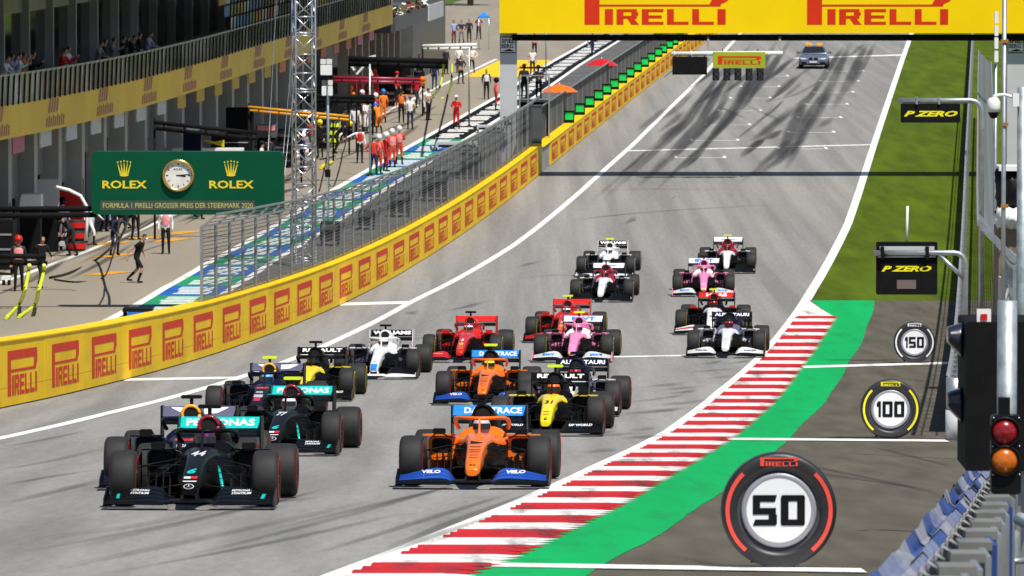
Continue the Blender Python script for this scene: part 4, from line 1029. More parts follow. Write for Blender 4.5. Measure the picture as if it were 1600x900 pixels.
def d_wil(c, b, rf, num):
    wing_text('WILLIAMS', .92, .085, W_, rf, .05, .805)
    face_poly([[(-.07, .20), (.07, .20), (.075, .25), (-.075, .25)], [(-.075, .25), (.075, .25), (.078, .30), (-.078, .30)], [(-.078, .30), (.078, .30), (.08, .345), (-.08, .345)]], BV_BODY, P['fblue'], 'blue_nose_tip', b)
    face_text('W', 0, .37, .07, .03, BV_BODY, P['slate'], 'emblem', b)
    for s_ in (-1, 1): face_poly([[(s_ * .945, .10), (s_ * .97, .10), (s_ * .97, .14), (s_ * .945, .14)]], BV_FLAP, W_, 'wing_sticker', c)
def d_fer(c, b, rf, num):
    face_text(num, 0, .50, .07, .05, BV_BODY, W_, 'number', b, .05); face_poly([[(-.05, .42), (.05, .42), (.05, .465), (-.05, .465)]], BV_BODY, P['rbyel'], 'emblem', b)
    for z in (.34, .37, .395): face_text('————', 0, z, .12, .006, BV_BODY, P['gold'], 'nose_lettering', b)
    for s_ in (-1, 1): face_text('RAY-BAN' if False else '————', s_ * .6, .20, .3, .008, BV_FLAP, W_, 'wing_lettering', c)
def d_mcl(c, b, rf, num):
    wing_text('DARKTRACE', .80, .085, W_, rf, .03, .80, .05)
    face_poly([[(-.08, .555), (.08, .567), (.08, .575), (-.08, .59)]], BV_BODY, K_, 'nose_stripe', b)
    for z, w_ in ((.52, .14), (.485, .16), (.46, .15), (.42, .12), (.39, .12)): face_text('————' if w_ != .12 else 'ARROW', 0, z, w_, .006 if w_ != .12 else .014, BV_BODY, K_, 'nose_lettering', b, .0)
    face_text(num, 0, .30, .09, .016, BV_BODY, K_, 'nose_lettering', b, .02, .2)
    for s_ in (-1, 1): face_text('VELO', s_ * .555, .19, .25, .04, BV_FLAP, W_, 'wing_lettering', c, .05, .1)
def d_at(c, b, rf, num):
    wing_text('ALPHATAURI', .9, .08, W_, rf, .03, .805)
    for z in (.40, .43, .46): face_text('————', 0, z, .12, .005, BV_BODY, P['slate'], 'nose_lettering', b)
    face_text('AT', 0, .33, .06, .03, BV_BODY, P['slate'], 'emblem', b)
    for s_ in (-1, 1): face_text('TAURI', s_ * .62, .165, .32, .028, BV_FLAP, P['navy'], 'wing_lettering', c, .05, .1)
def d_rp(c, b, rf, num):
    wing_text('BWT', .62, .1, P['fblue'], rf, .06, .795)
    for s_ in (-1, 1): face_text('BWT', s_ * .60, .155, .32, .05, BV_FLAP, P['fblue'], 'wing_lettering', c, .06, .1)
    face_poly([[(-.068, .21), (.068, .21), (.072, .26), (-.072, .26)]], BV_BODY, P['yellow'], 'yellow_nose_tip', b)
    for z in (.36, .40): face_text('————', 0, z, .12, .006, BV_BODY, W_, 'nose_lettering', b)
def d_alfa(c, b, rf, num):
    face_text(num, 0, .47, .05, .04, BV_BODY, P['rbred'], 'number', b)
    wing_text('————', .5, .02, P['dred'], rf, .0, .83)
    for s_ in (-1, 1): face_poly([[(s_ * .945, .10), (s_ * .97, .10), (s_ * .97, .14), (s_ * .945, .14)]], BV_FLAP, W_, 'wing_sticker', c)
def d_haas(c, b, rf, num):
    wing_text('HAAS', .6, .09, W_, rf, .05, .80)
    face_text(num, 0, .47, .09, .04, BV_BODY, K_, 'number', b)
LV = dict(
 merc=dict(ring='dred', suit='black', rw='turq', deco=d_merc),
 rb=dict(nose='navy', cover='navy', pod='navy', ring='rbyel', halo='navy', rw='slate', flap='navy', endp='navy', suit='navy', deco=d_rb),
 ren=dict(nose='yellow', cock='black', shelf='yellow', deco=d_ren, suit='black'),
 wil=dict(nose='white', cover='white', pod='slate', shelf='white', ring='white', halo='white', flap='black', fwmain='white', endp='black', rw='black', rwep='white', deco=d_wil),
 fer=dict(nose='red', cover='red', pod='red', ring='red', halo='dred', flap='red', rw='red', rwep='red', suit='red', mirror='red', deco=d_fer),
 mcl=dict(nose='orange', cover='black', pod='orange', ring='black', halo='orange', flap='blue', rw='fblue', suit='blue', deco=d_mcl),
 at=dict(nose='white', cover='navy', pod='white', cock='slate', shelf='white', ring='navy', halo='navy', flap='white', rw='navy', deco=d_at),
 rp=dict(nose='pink', cock='cream', cover='pink', pod='pink', ring='pink', halo='pink', flap='cream', endp='pink', rw='white', deco=d_rp),
 alfa=dict(nose='white', cock='dred', cover='dred', pod='slate', shelf='white', ring='dred', halo='dred', flap='black', rw='white', deco=d_alfa),
 haas=dict(nose='white', cock='black', cover='black', pod='black', ring='red', halo='black', flap='white', flapx=(2,), flap2='red', rw='red', mirror='red', deco=d_haas))
CARS = [
 (303, 72.0, -1.4, 'merc', '44', 'r', 'black', 'plum', 'black racing car numbered 44 leading at the front left, turquoise rear wing'),
 (281, 79.5, -.4, 'rb', None, 'r', 'black', 'red', 'dark blue racing car hidden behind car 44, yellow ring round its air intake'),
 (434, 95.5, -3.3, 'merc', '77', 'r', 'fluo', 'white', 'black racing car numbered 77 with turquoise rear wing and white-helmeted driver'),
 (404, 114.0, -2.6, 'rb', None, 'r', 'fluo', 'sky', 'dark blue racing car behind car 77, orange air intake and fluorescent camera bar'),
 (479, 127.5, -2.6, 'ren', None, 'y', 'black', 'black', 'yellow-nosed black racing car on the left, beside the white car'),
 (589, 141.5, -3.6, 'wil', None, 'r', 'black', 'white', 'white racing car with blue nose tip and black rear wing near the left line'),
 (723, 152.5, -4.5, 'fer', '5', 'y', 'black', 'white', 'red racing car numbered 5 with black camera bar, behind an orange car'),
 (757, 125.0, -3.0, 'mcl', '4', 'r', 'fluo', 'fluo', 'orange racing car with fluorescent camera bar, directly in front of the red car'),
 (743, 80.0, -2.3, 'mcl', '55', 'r', 'black', 'silver', 'orange racing car at the front with blue front wing and black camera bar'),
 (857, 106.5, -3.4, 'ren', '31', 'r', 'fluo', 'orange', 'yellow-nosed racing car numbered 31 close behind the front orange car'),
 (891, 118.0, -4.0, 'at', None, 'r', 'black', 'red', 'white and navy racing car half hidden behind yellow car 31'),
 (897, 152.5, -4.0, 'rp', None, 'y', 'fluo', 'pink', 'pink racing car with fluorescent camera bar in front of a red car'),
 (879, 165.0, -4.2, 'fer', '16', 'y', 'fluo', 'white', 'red racing car with fluorescent camera bar half hidden behind the pink car'),
 (941, 191.5, -4.0, 'alfa', '7', 'y', 'black', 'dred', 'white racing car with dark red engine cover in front of the rearmost white car'),
 (947, 207.5, -4.4, 'wil', None, 'w', 'fluo', 'white', 'rearmost white racing car on the left, black rear wing and fluorescent camera bar'),
 (1100, 195.0, -2.0, 'rp', None, 'y', 'black', 'pink', 'pink racing car on the right with black camera bar'),
 (1136, 210.0, -2.8, 'alfa', '99', 'y', 'fluo', 'dred', 'white racing car with dark red engine cover behind the right-hand pink car'),
 (1112, 170.0, -4.0, 'haas', '20', 'y', 'fluo', 'red', 'white and black racing car with red rear wing behind the right-hand white car'),
 (1136, 155.5, -4.0, 'at', None, 'y', 'black', 'red', 'white racing car with navy rear wing and white front wing at the right'),
]
SHORT = ['leading black car numbered 44', 'dark blue car hidden behind car 44', 'black car numbered 77', 'dark blue car behind car 77', 'yellow-nosed car at the left', 'white car near the left line', 'red car numbered 5',
 'orange car ahead of the red car', 'front orange car', 'yellow-nosed car numbered 31', 'white and navy car behind car 31', 'left-hand pink car', 'red car behind the pink car', 'white car with dark red cover on the left',
 'rearmost white car on the left', 'right-hand pink car', 'white car behind the right-hand pink car', 'car with red rear wing', 'white car with navy rear wing at the right']
for (px, Y, yaw, tm, num, stp, tc, hel, lab), sh in zip(CARS, SHORT):
    make_car(px, Y, yaw, lab, LV[tm], stripe=stp, tcam=tc, helmet=hel, hlabel='helmeted driver in the ' + sh, number=num)

# ---- silver course car on the grid
def course_car():
    Y = 402.0; p = Vector(((1270.5 - 800) / FPX * Y, Y, gz(Y)))
    t = thing('course_car', 'silver blue estate car with orange roof lamps driving on the far grid', 'car', p, -ANG)
    mp = pm('silver_blue_paint', (.16, .20, .28), .25, .5, .05, 3, coat=.6)
    mb = MB(); st = [(0, .80, .28, .62), (.12, .90, .24, .78), (.5, .96, .22, .90), (1.3, .97, .2, .98), (1.6, .97, .2, 1.0), (3.6, .97, .2, 1.02), (4.6, .93, .25, 1.0), (4.85, .85, .35, .9)]
    mb.loft([sect(y, w_, zb, zt, 20, 4.5) for y, w_, zb, zt in st]); mb.build('body', mp, t)
    mb = MB(); mb.loft([[(-.80, 1.45, .98), (.80, 1.45, .98), (.80, 1.5, .99), (-.80, 1.5, .99)], [(-.64, 2.15, 1.44), (.64, 2.15, 1.44), (.64, 2.2, 1.46), (-.64, 2.2, 1.46)]], smooth=False); 
    mb = MB(); mb.loft([rr_sect(1.35, -.84, .84, .95, 1.0, .02), rr_sect(2.1, -.66, .66, .95, 1.44, .1), rr_sect(2.6, -.66, .66, .95, 1.50, .12), rr_sect(4.0, -.64, .64, .95, 1.46, .12), rr_sect(4.6, -.78, .78, .95, 1.0, .02)]); cb = mb.build('cabin', mp, t)
    mb = MB(); mb.add([(-.76, 1.42, 1.02), (.76, 1.42, 1.02), (.58, 2.06, 1.405), (-.58, 2.06, 1.405)], [(0, 1, 2, 3)]); mb.v = [(a, b - .04, c + .03) for a, b, c in mb.v]; mb.build('windscreen', M_WIN, cb)
    for s_ in (-1, 1):
        mb = MB(); mb.prism([(s_ * .50, .62), (s_ * .86, .66), (s_ * .84, .75), (s_ * .48, .71)] if s_ > 0 else [(s_ * .48, .71), (s_ * .84, .75), (s_ * .86, .66), (s_ * .50, .62)], .02, .2, 'y'); mb.build('headlight', P['white'], t)
        mb = MB(); mb.prism(rrect(s_ * .17 - .13, .60, s_ * .17 + .13, .75, .05), -.015, .1, 'y'); mb.build('grille', M_BLK, t)
        mb = MB(); mb.box((s_ * .62, .02, .40), (.34, .12, .14)); mb.build('air_intake', M_BLK, t)
        mb = MB(); mb.prism(rrect(s_ * 1.06 - .11, .98, s_ * 1.06 + .11, 1.12, .04), 1.5, 1.62, 'y'); mb.bar((s_ * .84, 1.56, 1.0), (s_ * 1.0, 1.56, 1.03), .05, .04); mb.build('mirror', mp, t)
        mb = MB(); mb.box((s_ * .36, 2.5, 1.60), (.36, .22, .14)); mb.box((s_ * .36, 2.5, 1.52), (.3, .16, .06)); mb.build('roof_lamp', pm('orange_lamp', (.9, .33, .01), .4, 0, .05, 3, emit=.5), t)
        for yy in (.85, 3.9):
            mb = MB(); mb.lathe([(.001, -.11), (.2, -.12), (.31, -.12), (.335, -.08), (.335, .08), (.31, .12), (.2, .12), (.001, .11)], 18); o = mb.build('wheel', M_TYRE, t); o.location = (s_ * .86, yy, .335)
    MB().box((0, .0, .30), (1.5, .14, .10)).build('bumper_lip', M_BLK, t); MB().box((0, -.005, .47), (.5, .1, .10)).build('number_plate', P['cream'], t)
course_car()
# ================================================================== right-hand barriers, fence, signals and boards
def rx(Y): return BARX(Y)
RANG = math.atan((rx(250) - rx(120)) / 130)
def rpt(Y, off=0., h=0.): return Vector((rx(Y) + off, Y, gz(Y) + h))
# steel guard rail beside the grass: posts and three beams
gr = thing('guard_rail', 'long steel guard rail edging the grass verge on the right', 'guard rail', rpt(108))
M_RAIL = pm('rail_steel', (.40, .41, .41), .5, .6, .25, 1.5)
post_me = MB().box((.09, 0, .5), (.08, .12, 1.04)).box((.09, 0, 1.03), (.11, .15, .02)).mesh('post', M_STEEL)
seg = 4.0; Y = 108.0
while Y < 470:
    put('post', post_me, gr, rpt(Y) - gr.location, (0, 0, -RANG))
    for h in (.18, .52, .86):
        mb = MB(); prof = [(-.03, -.15), (.03, -.11), (.03, -.05), (-.03, 0), (.03, .05), (.03, .11), (-.03, .15)]
        mb.loft([[rpt(q, a - .02, h + b) for a, b in prof] + [rpt(q, a - .012, h + b) for a, b in reversed(prof)] for q in (Y, Y + seg - .02)], smooth=False)
        mb.build('beam', M_RAIL, gr, world=True)
    Y += seg if Y < 200 else seg
# mesh fence behind it: upright posts with arms bent in towards the track
fr = thing('debris_fence', 'high grey mesh fence with bent-in arms behind the right-hand guard rail', 'fence', rpt(104, 1.15))
H1, OV = 3.1, .62; L = 2.5
pmesh = MB().box((0, 0, H1 / 2), (.09, .09, H1)).mesh('post', M_STEEL)
arm_me = MB().bar((.02, 0, H1 - .05), (-OV, 0, H1 + OV), .12, .10).mesh('bent_arm', M_STEEL)
pn = MB()
for i in range(13): pn.box((0, L / 2, .08 + i * .24), (.016, L - .12, .022))
for j in range(5): pn.box((.012, .3 + j * .4, H1 / 2), (.014, .02, H1 - .05))
for i in range(3):
    t = (i + .5) / 3; pn.box((-OV * t, L / 2, H1 + OV * t), (.02, L - .12, .028))
pn_me = pn.mesh('wire_panel', M_WIRE); rl_me = MB().box((-OV, L / 2, H1 + OV + .01), (.06, L - .11, .06)).box((.06, L / 2, H1), (.06, L - .11, .08)).mesh('rail', M_STEEL)
Y = 104.0
while Y < 330:
    sl_ = math.atan((gz(Y + L) - gz(Y)) / L); loc = rpt(Y, 1.15, 0) - fr.location
    put('post', pmesh, fr, loc, (0, 0, -RANG)); put('bent_arm', arm_me, fr, loc, (0, 0, -RANG)); put('wire_panel', pn_me, fr, loc, (sl_, 0, -RANG)); put('rail', rl_me, fr, loc, (sl_, 0, -RANG)); Y += L

# ---- round distance boards shaped like tyres
M_SIDE = pm('board_rubber', (.022, .021, .024), .45, 0, .15, 3)
M_RINGS = pm('board_silver', (.36, .36, .40), .35, .3, .06, 3)
M_DISC = pm('board_white', (.80, .80, .82), .4, 0, .03, 3)
def dist_board(px, yc, diam_px, num, col, label, ylow):
    b = gp(px, ylow); Y = b.y + .15; r_ = diam_px / 2 / FPX * Y; c = at(px, yc, Y)
    t = thing('distance_board', label, 'distance board', (c.x, Y, gz(Y)), 0, 'round distance boards on the run-off'); z0 = max(r_ + .01, c.z - gz(Y))
    mb = MB(); mb.lathe([(.001, .10), (r_ * .97, .10), (r_, .07), (r_, -.05), (r_ * .985, -.085), (r_ * .93, -.10), (r_ * .80, -.095), (r_ * .735, -.085), (r_ * .72, -.05)], 64, (0, 0, z0), 'y'); mb.build('tyre_disc', M_SIDE, t)
    mb = MB(); mb.lathe([(r_ * .80, -.0965), (r_ * .74, -.088)], 64, (0, 0, z0), 'y'); 
    mb = MB(); mb.lathe([(r_ * .725, -.055), (r_ * .655, -.04)], 64, (0, 0, z0), 'y', mi=0); mb.build('dark_rim', pm('board_dark_rim', (.07, .07, .085), .4, .2, .1, 3), t)
    mb = MB(); mb.lathe([(r_ * .655, -.042), (r_ * .635, -.075), (r_ * .56, -.062)], 64, (0, 0, z0), 'y'); mb.build('silver_rim', M_RINGS, t)
    mb = MB(); mb.lathe([(.001, -.060), (r_ * .562, -.060)], 64, (0, 0, z0), 'y'); mb.build('white_disc', M_DISC, t)
    for s_ in (-1, 1):
        mb = MB(); n = 24; ra, rb_ = r_ * .925, r_ * .855; vs = []
        for i in range(n + 1):
            a = R(-50 + 96 * i / n); vs += [(s_ * ra * math.cos(a), -.104, z0 + ra * math.sin(a)), (s_ * rb_ * math.cos(a), -.1035, z0 + rb_ * math.sin(a))]
        mb.add(vs, [(2 * i, 2 * i + 1, 2 * i + 3, 2 * i + 2) for i in range(n)]); mb.build('colour_arc', col, t)
    mb = MB(); wl_, hl = r_ * .66, r_ * .15; add_flat(mb, long_p(wl_, hl), lambda u, v: Vector((-wl_ / 2 + u, -.107, z0 + r_ * .775 + v))); mb.build('word_mark', col, t)
    mb = MB(); hn = r_ * .53; wn = r_ * (.90 if len(num) == 2 else .92); add_flat(mb, block_text(num, -wn / 2, z0 - hn / 2, wn / 2, z0 + hn / 2, gap=.16, narrow='1', nw=.42), lambda u, v: Vector((u, -.066, v))); mb.build('number', M_BLK, t)
    for s_ in (-1, 1): MB().bar((s_ * r_ * .4, .12, z0 + r_ * .3), (s_ * r_ * .4, .6, 0), .04, .04).build('strut', M_STEEL, t)
dist_board(1216.5, 805, 181.5, '50', pm('arc_red', (.80, .075, .05), .5), 'largest round tyre-shaped distance board with red arcs reading 50', 889)
dist_board(1391, 643, 94, '100', pm('arc_yellow', (.80, .72, .01), .5), 'round tyre-shaped distance board with yellow arcs reading 100', 687)
dist_board(1428.5, 538, 65, '150', pm('arc_white', (.78, .78, .78), .5), 'smallest round tyre-shaped distance board with white arcs reading 150', 568)

# ---- marshal light panels on bent poles
M_PZ = pm('yellow_print', (.85, .75, .0), .5)
def pzero(label, x0, y0, x1, y1, Y, arm_y, pole_x, tx0, tx1, tyb, tyt, tall):
    A = lambda x, y, dy=0.: at(x, y, Y) + Vector((0, dy, 0)); pz = gz(Y); root = thing('marshal_signal', label, 'signal', (A(pole_x, 500).x, Y, pz))
    a, b = A(x0, y1), A(x1, y0); mb = MB(); mb.prism(rrect(a.x, a.z, b.x, b.z, .03), Y - .06, Y + .1, 'y'); pan = mb.build('panel', M_BLKM, root, world=True)
    mb = MB(); ta, tb = A(tx0, tyb), A(tx1, tyt); add_text(mb, 'P ZERO', lambda u, v: Vector(((ta.x + tb.x) / 2 + u, Y - .066, ta.z + v)), tb.x - ta.x, tb.z - ta.z, .045, .35); o = mb.build('lettering', M_PZ, pan); o.location = -root.location
    r_ = 4.4 / FPX * Y; ax0 = A(x0 - 4, arm_y, -.10 if tall else -.02); el = A(pole_x, arm_y, -.10 if tall else -.02)
    pts = [ax0, el + Vector((-r_ * 4, 0, 0))] + [el + Vector((-r_ * 4 + r_ * 4 * math.sin(k * math.pi / 8), 0, -r_ * 4 + r_ * 4 * math.cos(k * math.pi / 8))) for k in range(1, 5)] + [Vector((el.x, el.y, pz - .05))]
    mb = MB(); mb.tube(pts, r_, 10); mb.build('bent_pole', M_STEEL, root, world=True)
    if tall:
        MB().tube([A(1466, 397, -.1), A(pole_x, 437, -.1)], r_ * .8, 8).build('brace', M_STEEL, root, world=True)
        MB().tube([A(x0 + 2, arm_y + 6, -.1), A(1462, arm_y + 6, -.1)], r_ * .35, 8).build('lower_bar', M_STEEL, root, world=True)
        mb = MB(); q = A(1402, 391, -.07); w2 = A(1465, 0).x - A(1372, 0).x; mb.box(((A(1372, 0).x + A(1465, 0).x) / 2, Y - .065, (A(0, 385).z + A(0, 395).z) / 2), (w2 * .92, .01, A(0, 385).z - A(0, 396).z)); mb.build('mounting_plate', M_LGREY, root, world=True)
        for x in (1378, 1448): MB().box(A(x, arm_y, -.1), (r_ * 1.2, r_ * 2.6, r_ * 4.5)).build('clamp', M_BLK, root, world=True)
        MB().tube([A(1416.5, 383), A(1418, 322)], .022, 8).build('aerial', M_WHT, root, world=True)
        mb = MB(); sa, sb = A(1401, 451), A(1431, 437); mb.box(((sa.x + sb.x) / 2, Y - .063, (sa.z + sb.z) / 2), (sb.x - sa.x, .006, sb.z - sa.z)); mb.build('display', pm('display_dim', (.16, .12, .11), .3), root, world=True)
        MB().tube([A(1493, 690), A(1493, 640)], 16 / FPX * Y, 14).build('foot_sleeve', M_LGREY, root, world=True); MB().tube([A(1493, 638), A(1493, 590)], 15 / FPX * Y, 14).build('upper_sleeve', M_STEEL, root, world=True)
    else:
        for x in (1432, 1467): MB().box(A(x, arm_y, -.02), (r_ * .8, r_ * 2.6, r_ * 2.6)).build('clamp', M_STEEL, root, world=True)
        for x in (1412, 1484): MB().bar(A(x, arm_y), A(x, y0 + 1), .03, .03).build('strap', M_STEEL, root, world=True)
    return root
pzero('tall black light panel with yellow lettering and display, on the nearer bent pole', 1369, 378, 1464.5, 460, 103.5, 394.5, 1508, 1377, 1455, 424, 415, True)
pzero('low black sign with yellow lettering hanging from an arm above the grass', 1407.5, 162, 1500, 191.5, 150, 157, 1534, 1412, 1496, 182, 173, False)

# ---- signal pole and black signal box in the right foreground
SY = 47.0; A = lambda x, y, dy=0.: at(x, y, SY) + Vector((0, dy, 0))
sp_ = thing('signal_pole', 'galvanised pole with red and amber lamps before a black signal box', 'traffic light', (A(1574, 500).x, SY, gz(SY)))
q = A(1574, 470); pr = 15.5 / FPX * SY
mb = MB(); mb.tube([(q.x, SY, gz(SY) - .05), (q.x, SY, q.z)], pr, 20); mb.lathe([(pr * 1.35, 0), (pr * 1.35, .2), (pr, .22)], 20, (q.x, SY, A(0, 872).z), 'z'); pole = mb.build('pole', pm('zinc', (.34, .38, .39), .5, .55, .3, 9, .1), sp_, world=True)
MB().tube([A(1560, 877, -.08), A(1600, 874, -.08)], .025, 8).build('bolt', M_STEEL, sp_, world=True)
mb = MB(); a, b = A(1545, 768, -.16), A(1592, 645, -.16); mb.prism(rrect(a.x, a.z, b.x, b.z, .03), SY - .24, SY - .09, 'y'); lh = mb.build('lamp_housing', M_BLK, sp_, world=True)
MB().box(A(1567, 632, -.1), (.09, .08, .13)).build('bracket', M_BLK, sp_, world=True)
for y, m in ((671, pm('red_lens', (.22, .004, .005), .25, 0, .25, 30, coat=.4, emit=.03)), (715, pm('amber_lens', (.52, .12, .003), .25, 0, .25, 30, coat=.4, emit=.05))):
    c = A(1565.5, y, -.24); rl = 20.5 / FPX * SY
    mb = MB(); mb.lathe([(rl * 1.18, 0), (rl * 1.22, -.03), (rl * 1.12, -.05), (rl * 1.0, -.012)], 28, c, 'y'); o = mb.build('bezel', M_BLK, lh); o.location = -sp_.location
    mb = MB(); mb.lathe([(rl, -.015), (rl * .85, -.045), (rl * .5, -.065), (.001, -.072)], 28, c, 'y'); o = mb.build('lens', m, lh); o.location = -sp_.location
for x, y in ((1549, 649), (1588, 649), (1548, 693), (1589, 693), (1548, 737), (1589, 737)): MB().ball(A(x, y, -.245), .008, 6).build('screw', M_ALU, sp_, world=True)
SY2 = 50.5; A2 = lambda x, y, dy=0.: at(x, y, SY2) + Vector((0, dy, 0))
sb = thing('signal_box', 'large black signal box with two hooded lamps facing the track', 'traffic light', (A2(1560, 600).x, SY2, gz(SY2)))
a, b = A2(1508, 736), A2(1640, 503); mb = MB(); mb.prism(rrect(a.x, a.z, b.x, b.z, .02), SY2, SY2 + .9, 'y'); mb.build('housing', M_BLKM, sb, world=True)
mb = MB(); mb.box((b.x - .2, SY2 + .5, (a.z + gz(SY2)) / 2), (.16, .16, a.z - gz(SY2) + .02)); mb.build('leg', M_STEEL, sb, world=True)
for y0, y1 in ((508, 565), (610, 668)):
    mb = MB(); c = A2(1508, (y0 + y1) / 2, .35); hr = (y1 - y0) / 2 / FPX * SY2
    R_ = []
    for k in range(6):
        t = k / 5; x = c.x - .125 * t; zt = c.z + hr * (1 - .15 * t ** 2); rr2 = hr * (1 - .55 * t)
        R_.append([(x, c.y + hr * .9 * math.cos(u), c.z + (hr - rr2) * .55 + rr2 * math.sin(u)) for u in [2 * math.pi * j / 14 for j in range(14)]])
    mb.loft(R_); mb.build('hood', pm('hood_black', (.012, .016, .03), .3, 0, .1, 4, coat=.5), sb, world=True)
MB().box(((A2(1530, 0).x + A2(1550, 0).x) / 2, SY2 + .02, (A2(0, 484).z + A2(0, 503).z) / 2), (A2(1551, 0).x - A2(1529, 0).x, .02, A2(0, 482).z - A2(0, 503).z)).build('white_plate', M_WHT, sb, world=True)
MB().box(((A2(1535, 0).x + A2(1545, 0).x) / 2, SY2 + .005, (A2(0, 491).z + A2(0, 500).z) / 2), (A2(1545, 0).x - A2(1535, 0).x, .02, A2(0, 490).z - A2(0, 500).z)).build('red_square', P['red'], sb, world=True)

# ---- dome camera, slim poles and clutter at the right edge
DY = 62.0; A = lambda x, y, dy=0.: at(x, y, DY) + Vector((0, dy, 0))
dc = thing('dome_camera', 'white dome camera on a curved arm at the right edge', 'camera', (A(1606, 400).x, DY, gz(DY)))
c = A(1552.5, 168); s_ = DY / FPX
mb = MB(); mb.lathe([(.001, -5 * s_), (9 * s_, -3 * s_), (10.5 * s_, 4 * s_), (10.3 * s_, 13 * s_), (7 * s_, 19 * s_), (.001, 20 * s_)], 20, c - Vector((0, 0, 4 * s_)), 'z'); mb.build('dome_housing', M_WHT, dc, world=True)
mb = MB(); mb.lathe([(.001, -14 * s_), (5 * s_, -12 * s_), (7.5 * s_, -7 * s_), (9 * s_, -3 * s_)], 18, c - Vector((0, 0, 4 * s_)), 'z'); mb.build('dome_lens', M_BLK, dc, world=True)
MB().tube([A(1552, 153), A(1554, 150), A(1560, 148.5), A(1570, 148), A(1580, 151), A(1588, 154)], 2.6 * s_, 10).build('arm', M_WHT, dc, world=True)
MB().box((A(1587, 156)), (10 * s_, .08, 20 * s_)).build('junction_box', M_WHT, dc, world=True)
MB().tube([(A(1600, 0).x, DY + .05, gz(DY) - .05), (A(1600, 0).x, DY + .05, A(0, 136).z)], 9 * s_, 16).build('mast', MATS['zinc'], dc, world=True)
TY = 92.0; A = lambda x, y, dy=0.: at(x, y, TY) + Vector((0, dy, 0))
tp = thing('scaffold_pole', 'slim grey scaffold pole with orange clamps rising past the banner', 'pole', (A(1569.5, 0).x, TY, gz(TY)))
MB().tube([(A(1569.5, 0).x, TY, gz(TY) - .05), (A(1569.5, 0).x, TY, A(0, -60).z)], .036, 10).build('tube', M_STEEL, tp, world=True)
for y in (64, 194, 322): MB().box(A(1569.5, y), (.11, .11, .05)).build('clamp', pm('clamp_orange', (.45, .22, .05), .5, .4), tp, world=True)
wp = thing('aerial_mast', 'white slatted aerial standing above the right-hand fence', 'aerial', (at(1556, 0, 170).x, 170, gz(170)))
B = lambda x, y: at(x, y, 170)
MB().tube([(B(1556, 0).x, 170, gz(170) - .05), B(1556, 100)], .05, 8).build('mast', M_STEEL, wp, world=True)
for y0, y1 in ((18, 36), (39, 56), (58, 76), (79, 97)): MB().prism(rrect(B(1553.5, 0).x, B(0, y1).z, B(1559.5, 0).x, B(0, y0).z, .03), 169.8, 169.95, 'y').build('antenna_section', M_WHT, wp, world=True)
CY = 118.0; B2 = lambda x, y: at(x, y, CY)
cb = thing('grey_container', 'pale grey cabinet with red beacon on its roof at the right edge', 'cabinet', (B2(1600, 470).x, CY, gz(CY)))
a, b = B2(1567, 470), B2(1640, 437); mb = MB(); mb.box(((a.x + b.x) / 2, CY + .6, (gz(CY) + b.z) / 2), (b.x - a.x, 1.2, b.z - gz(CY))); mb.build('cabinet_body', M_LGREY, cb, world=True)
for k in range(4): MB().box(((a.x + b.x) / 2, CY - .008, b.z - .12 - k * .28), (b.x - a.x - .04, .012, .02)).build('rib', M_STEEL, cb, world=True)
c = B2(1585.5, 436.5); mb = MB(); mb.lathe([(.07, 0), (.07, .07), (.05, .12), (.001, .13)], 14, (c.x, CY + .3, b.z), 'z'); mb.build('beacon', pm('beacon_red', (.7, .02, .02), .3, 0, .1, 5, emit=.2), cb, world=True)
QY = 132.0; B3 = lambda x, y: at(x, y, QY)
tt = thing('equipment_stack', 'pile of gear under black tarpaulin and white sheet behind the fence', 'equipment', (B3(1580, 300).x, QY, gz(QY)))
mb = MB(); a, b = B3(1561, 430), B3(1625, 356); mb.box(((a.x + b.x) / 2, QY + .8, (gz(QY) + b.z) / 2), (b.x - a.x, 1.4, b.z - gz(QY))); mb.build('brown_crate', pm('brown_ply', (.20, .15, .10), .8, 0, .15, 2), tt, world=True)
def lumpy(x0, y0, x1, y1, Y, seed, mat, name, root):
    rr2 = random.Random(seed); a, b = at(x0, y1, Y), at(x1, y0, Y); mb = MB(); nx, nz = 14, 8; vs = []
    for layer in (0, 1):
        for j in range(nz + 1):
            for i in range(nx + 1):
                u, v = i / nx, j / nz; edge = math.sin(math.pi * u) ** .35 * math.sin(math.pi * v) ** .35 if 0 < i < nx and 0 < j < nz else 0
                vs.append((a.x + (b.x - a.x) * u + rr2.uniform(-.03, .03), Y + (-1 if layer == 0 else 1) * (edge * .35 + rr2.uniform(0, .08)) + .5, a.z + (b.z - a.z) * v + rr2.uniform(-.03, .03)))
    k = nx + 1; n0 = k * (nz + 1); fs = []
    for L_ in (0, n0):
        for j in range(nz):
            for i in range(nx): fs.append((L_ + j * k + i, L_ + j * k + i + 1, L_ + (j + 1) * k + i + 1, L_ + (j + 1) * k + i))
    mb.add(vs, fs, 0, True); return mb.build(name, mat, root, world=True)
lumpy(1558, 266, 1615, 336, QY, 1, M_BLK, 'tarpaulin', tt); lumpy(1560, 326, 1612, 360, QY - .3, 2, M_WHT, 'white_sheet', tt); MB().box(((a.x + b.x) / 2, QY + .6, B3(0, 264).z), (b.x - a.x, 1.0, .10)).build('shelf', M_WHT, tt, world=True)
MB().box((a.x + .1, QY + 1.2, (gz(QY) + B3(0, 262).z) / 2), (.08, .08, B3(0, 262).z - gz(QY))).build('rack_post', M_STEEL, tt, world=True)

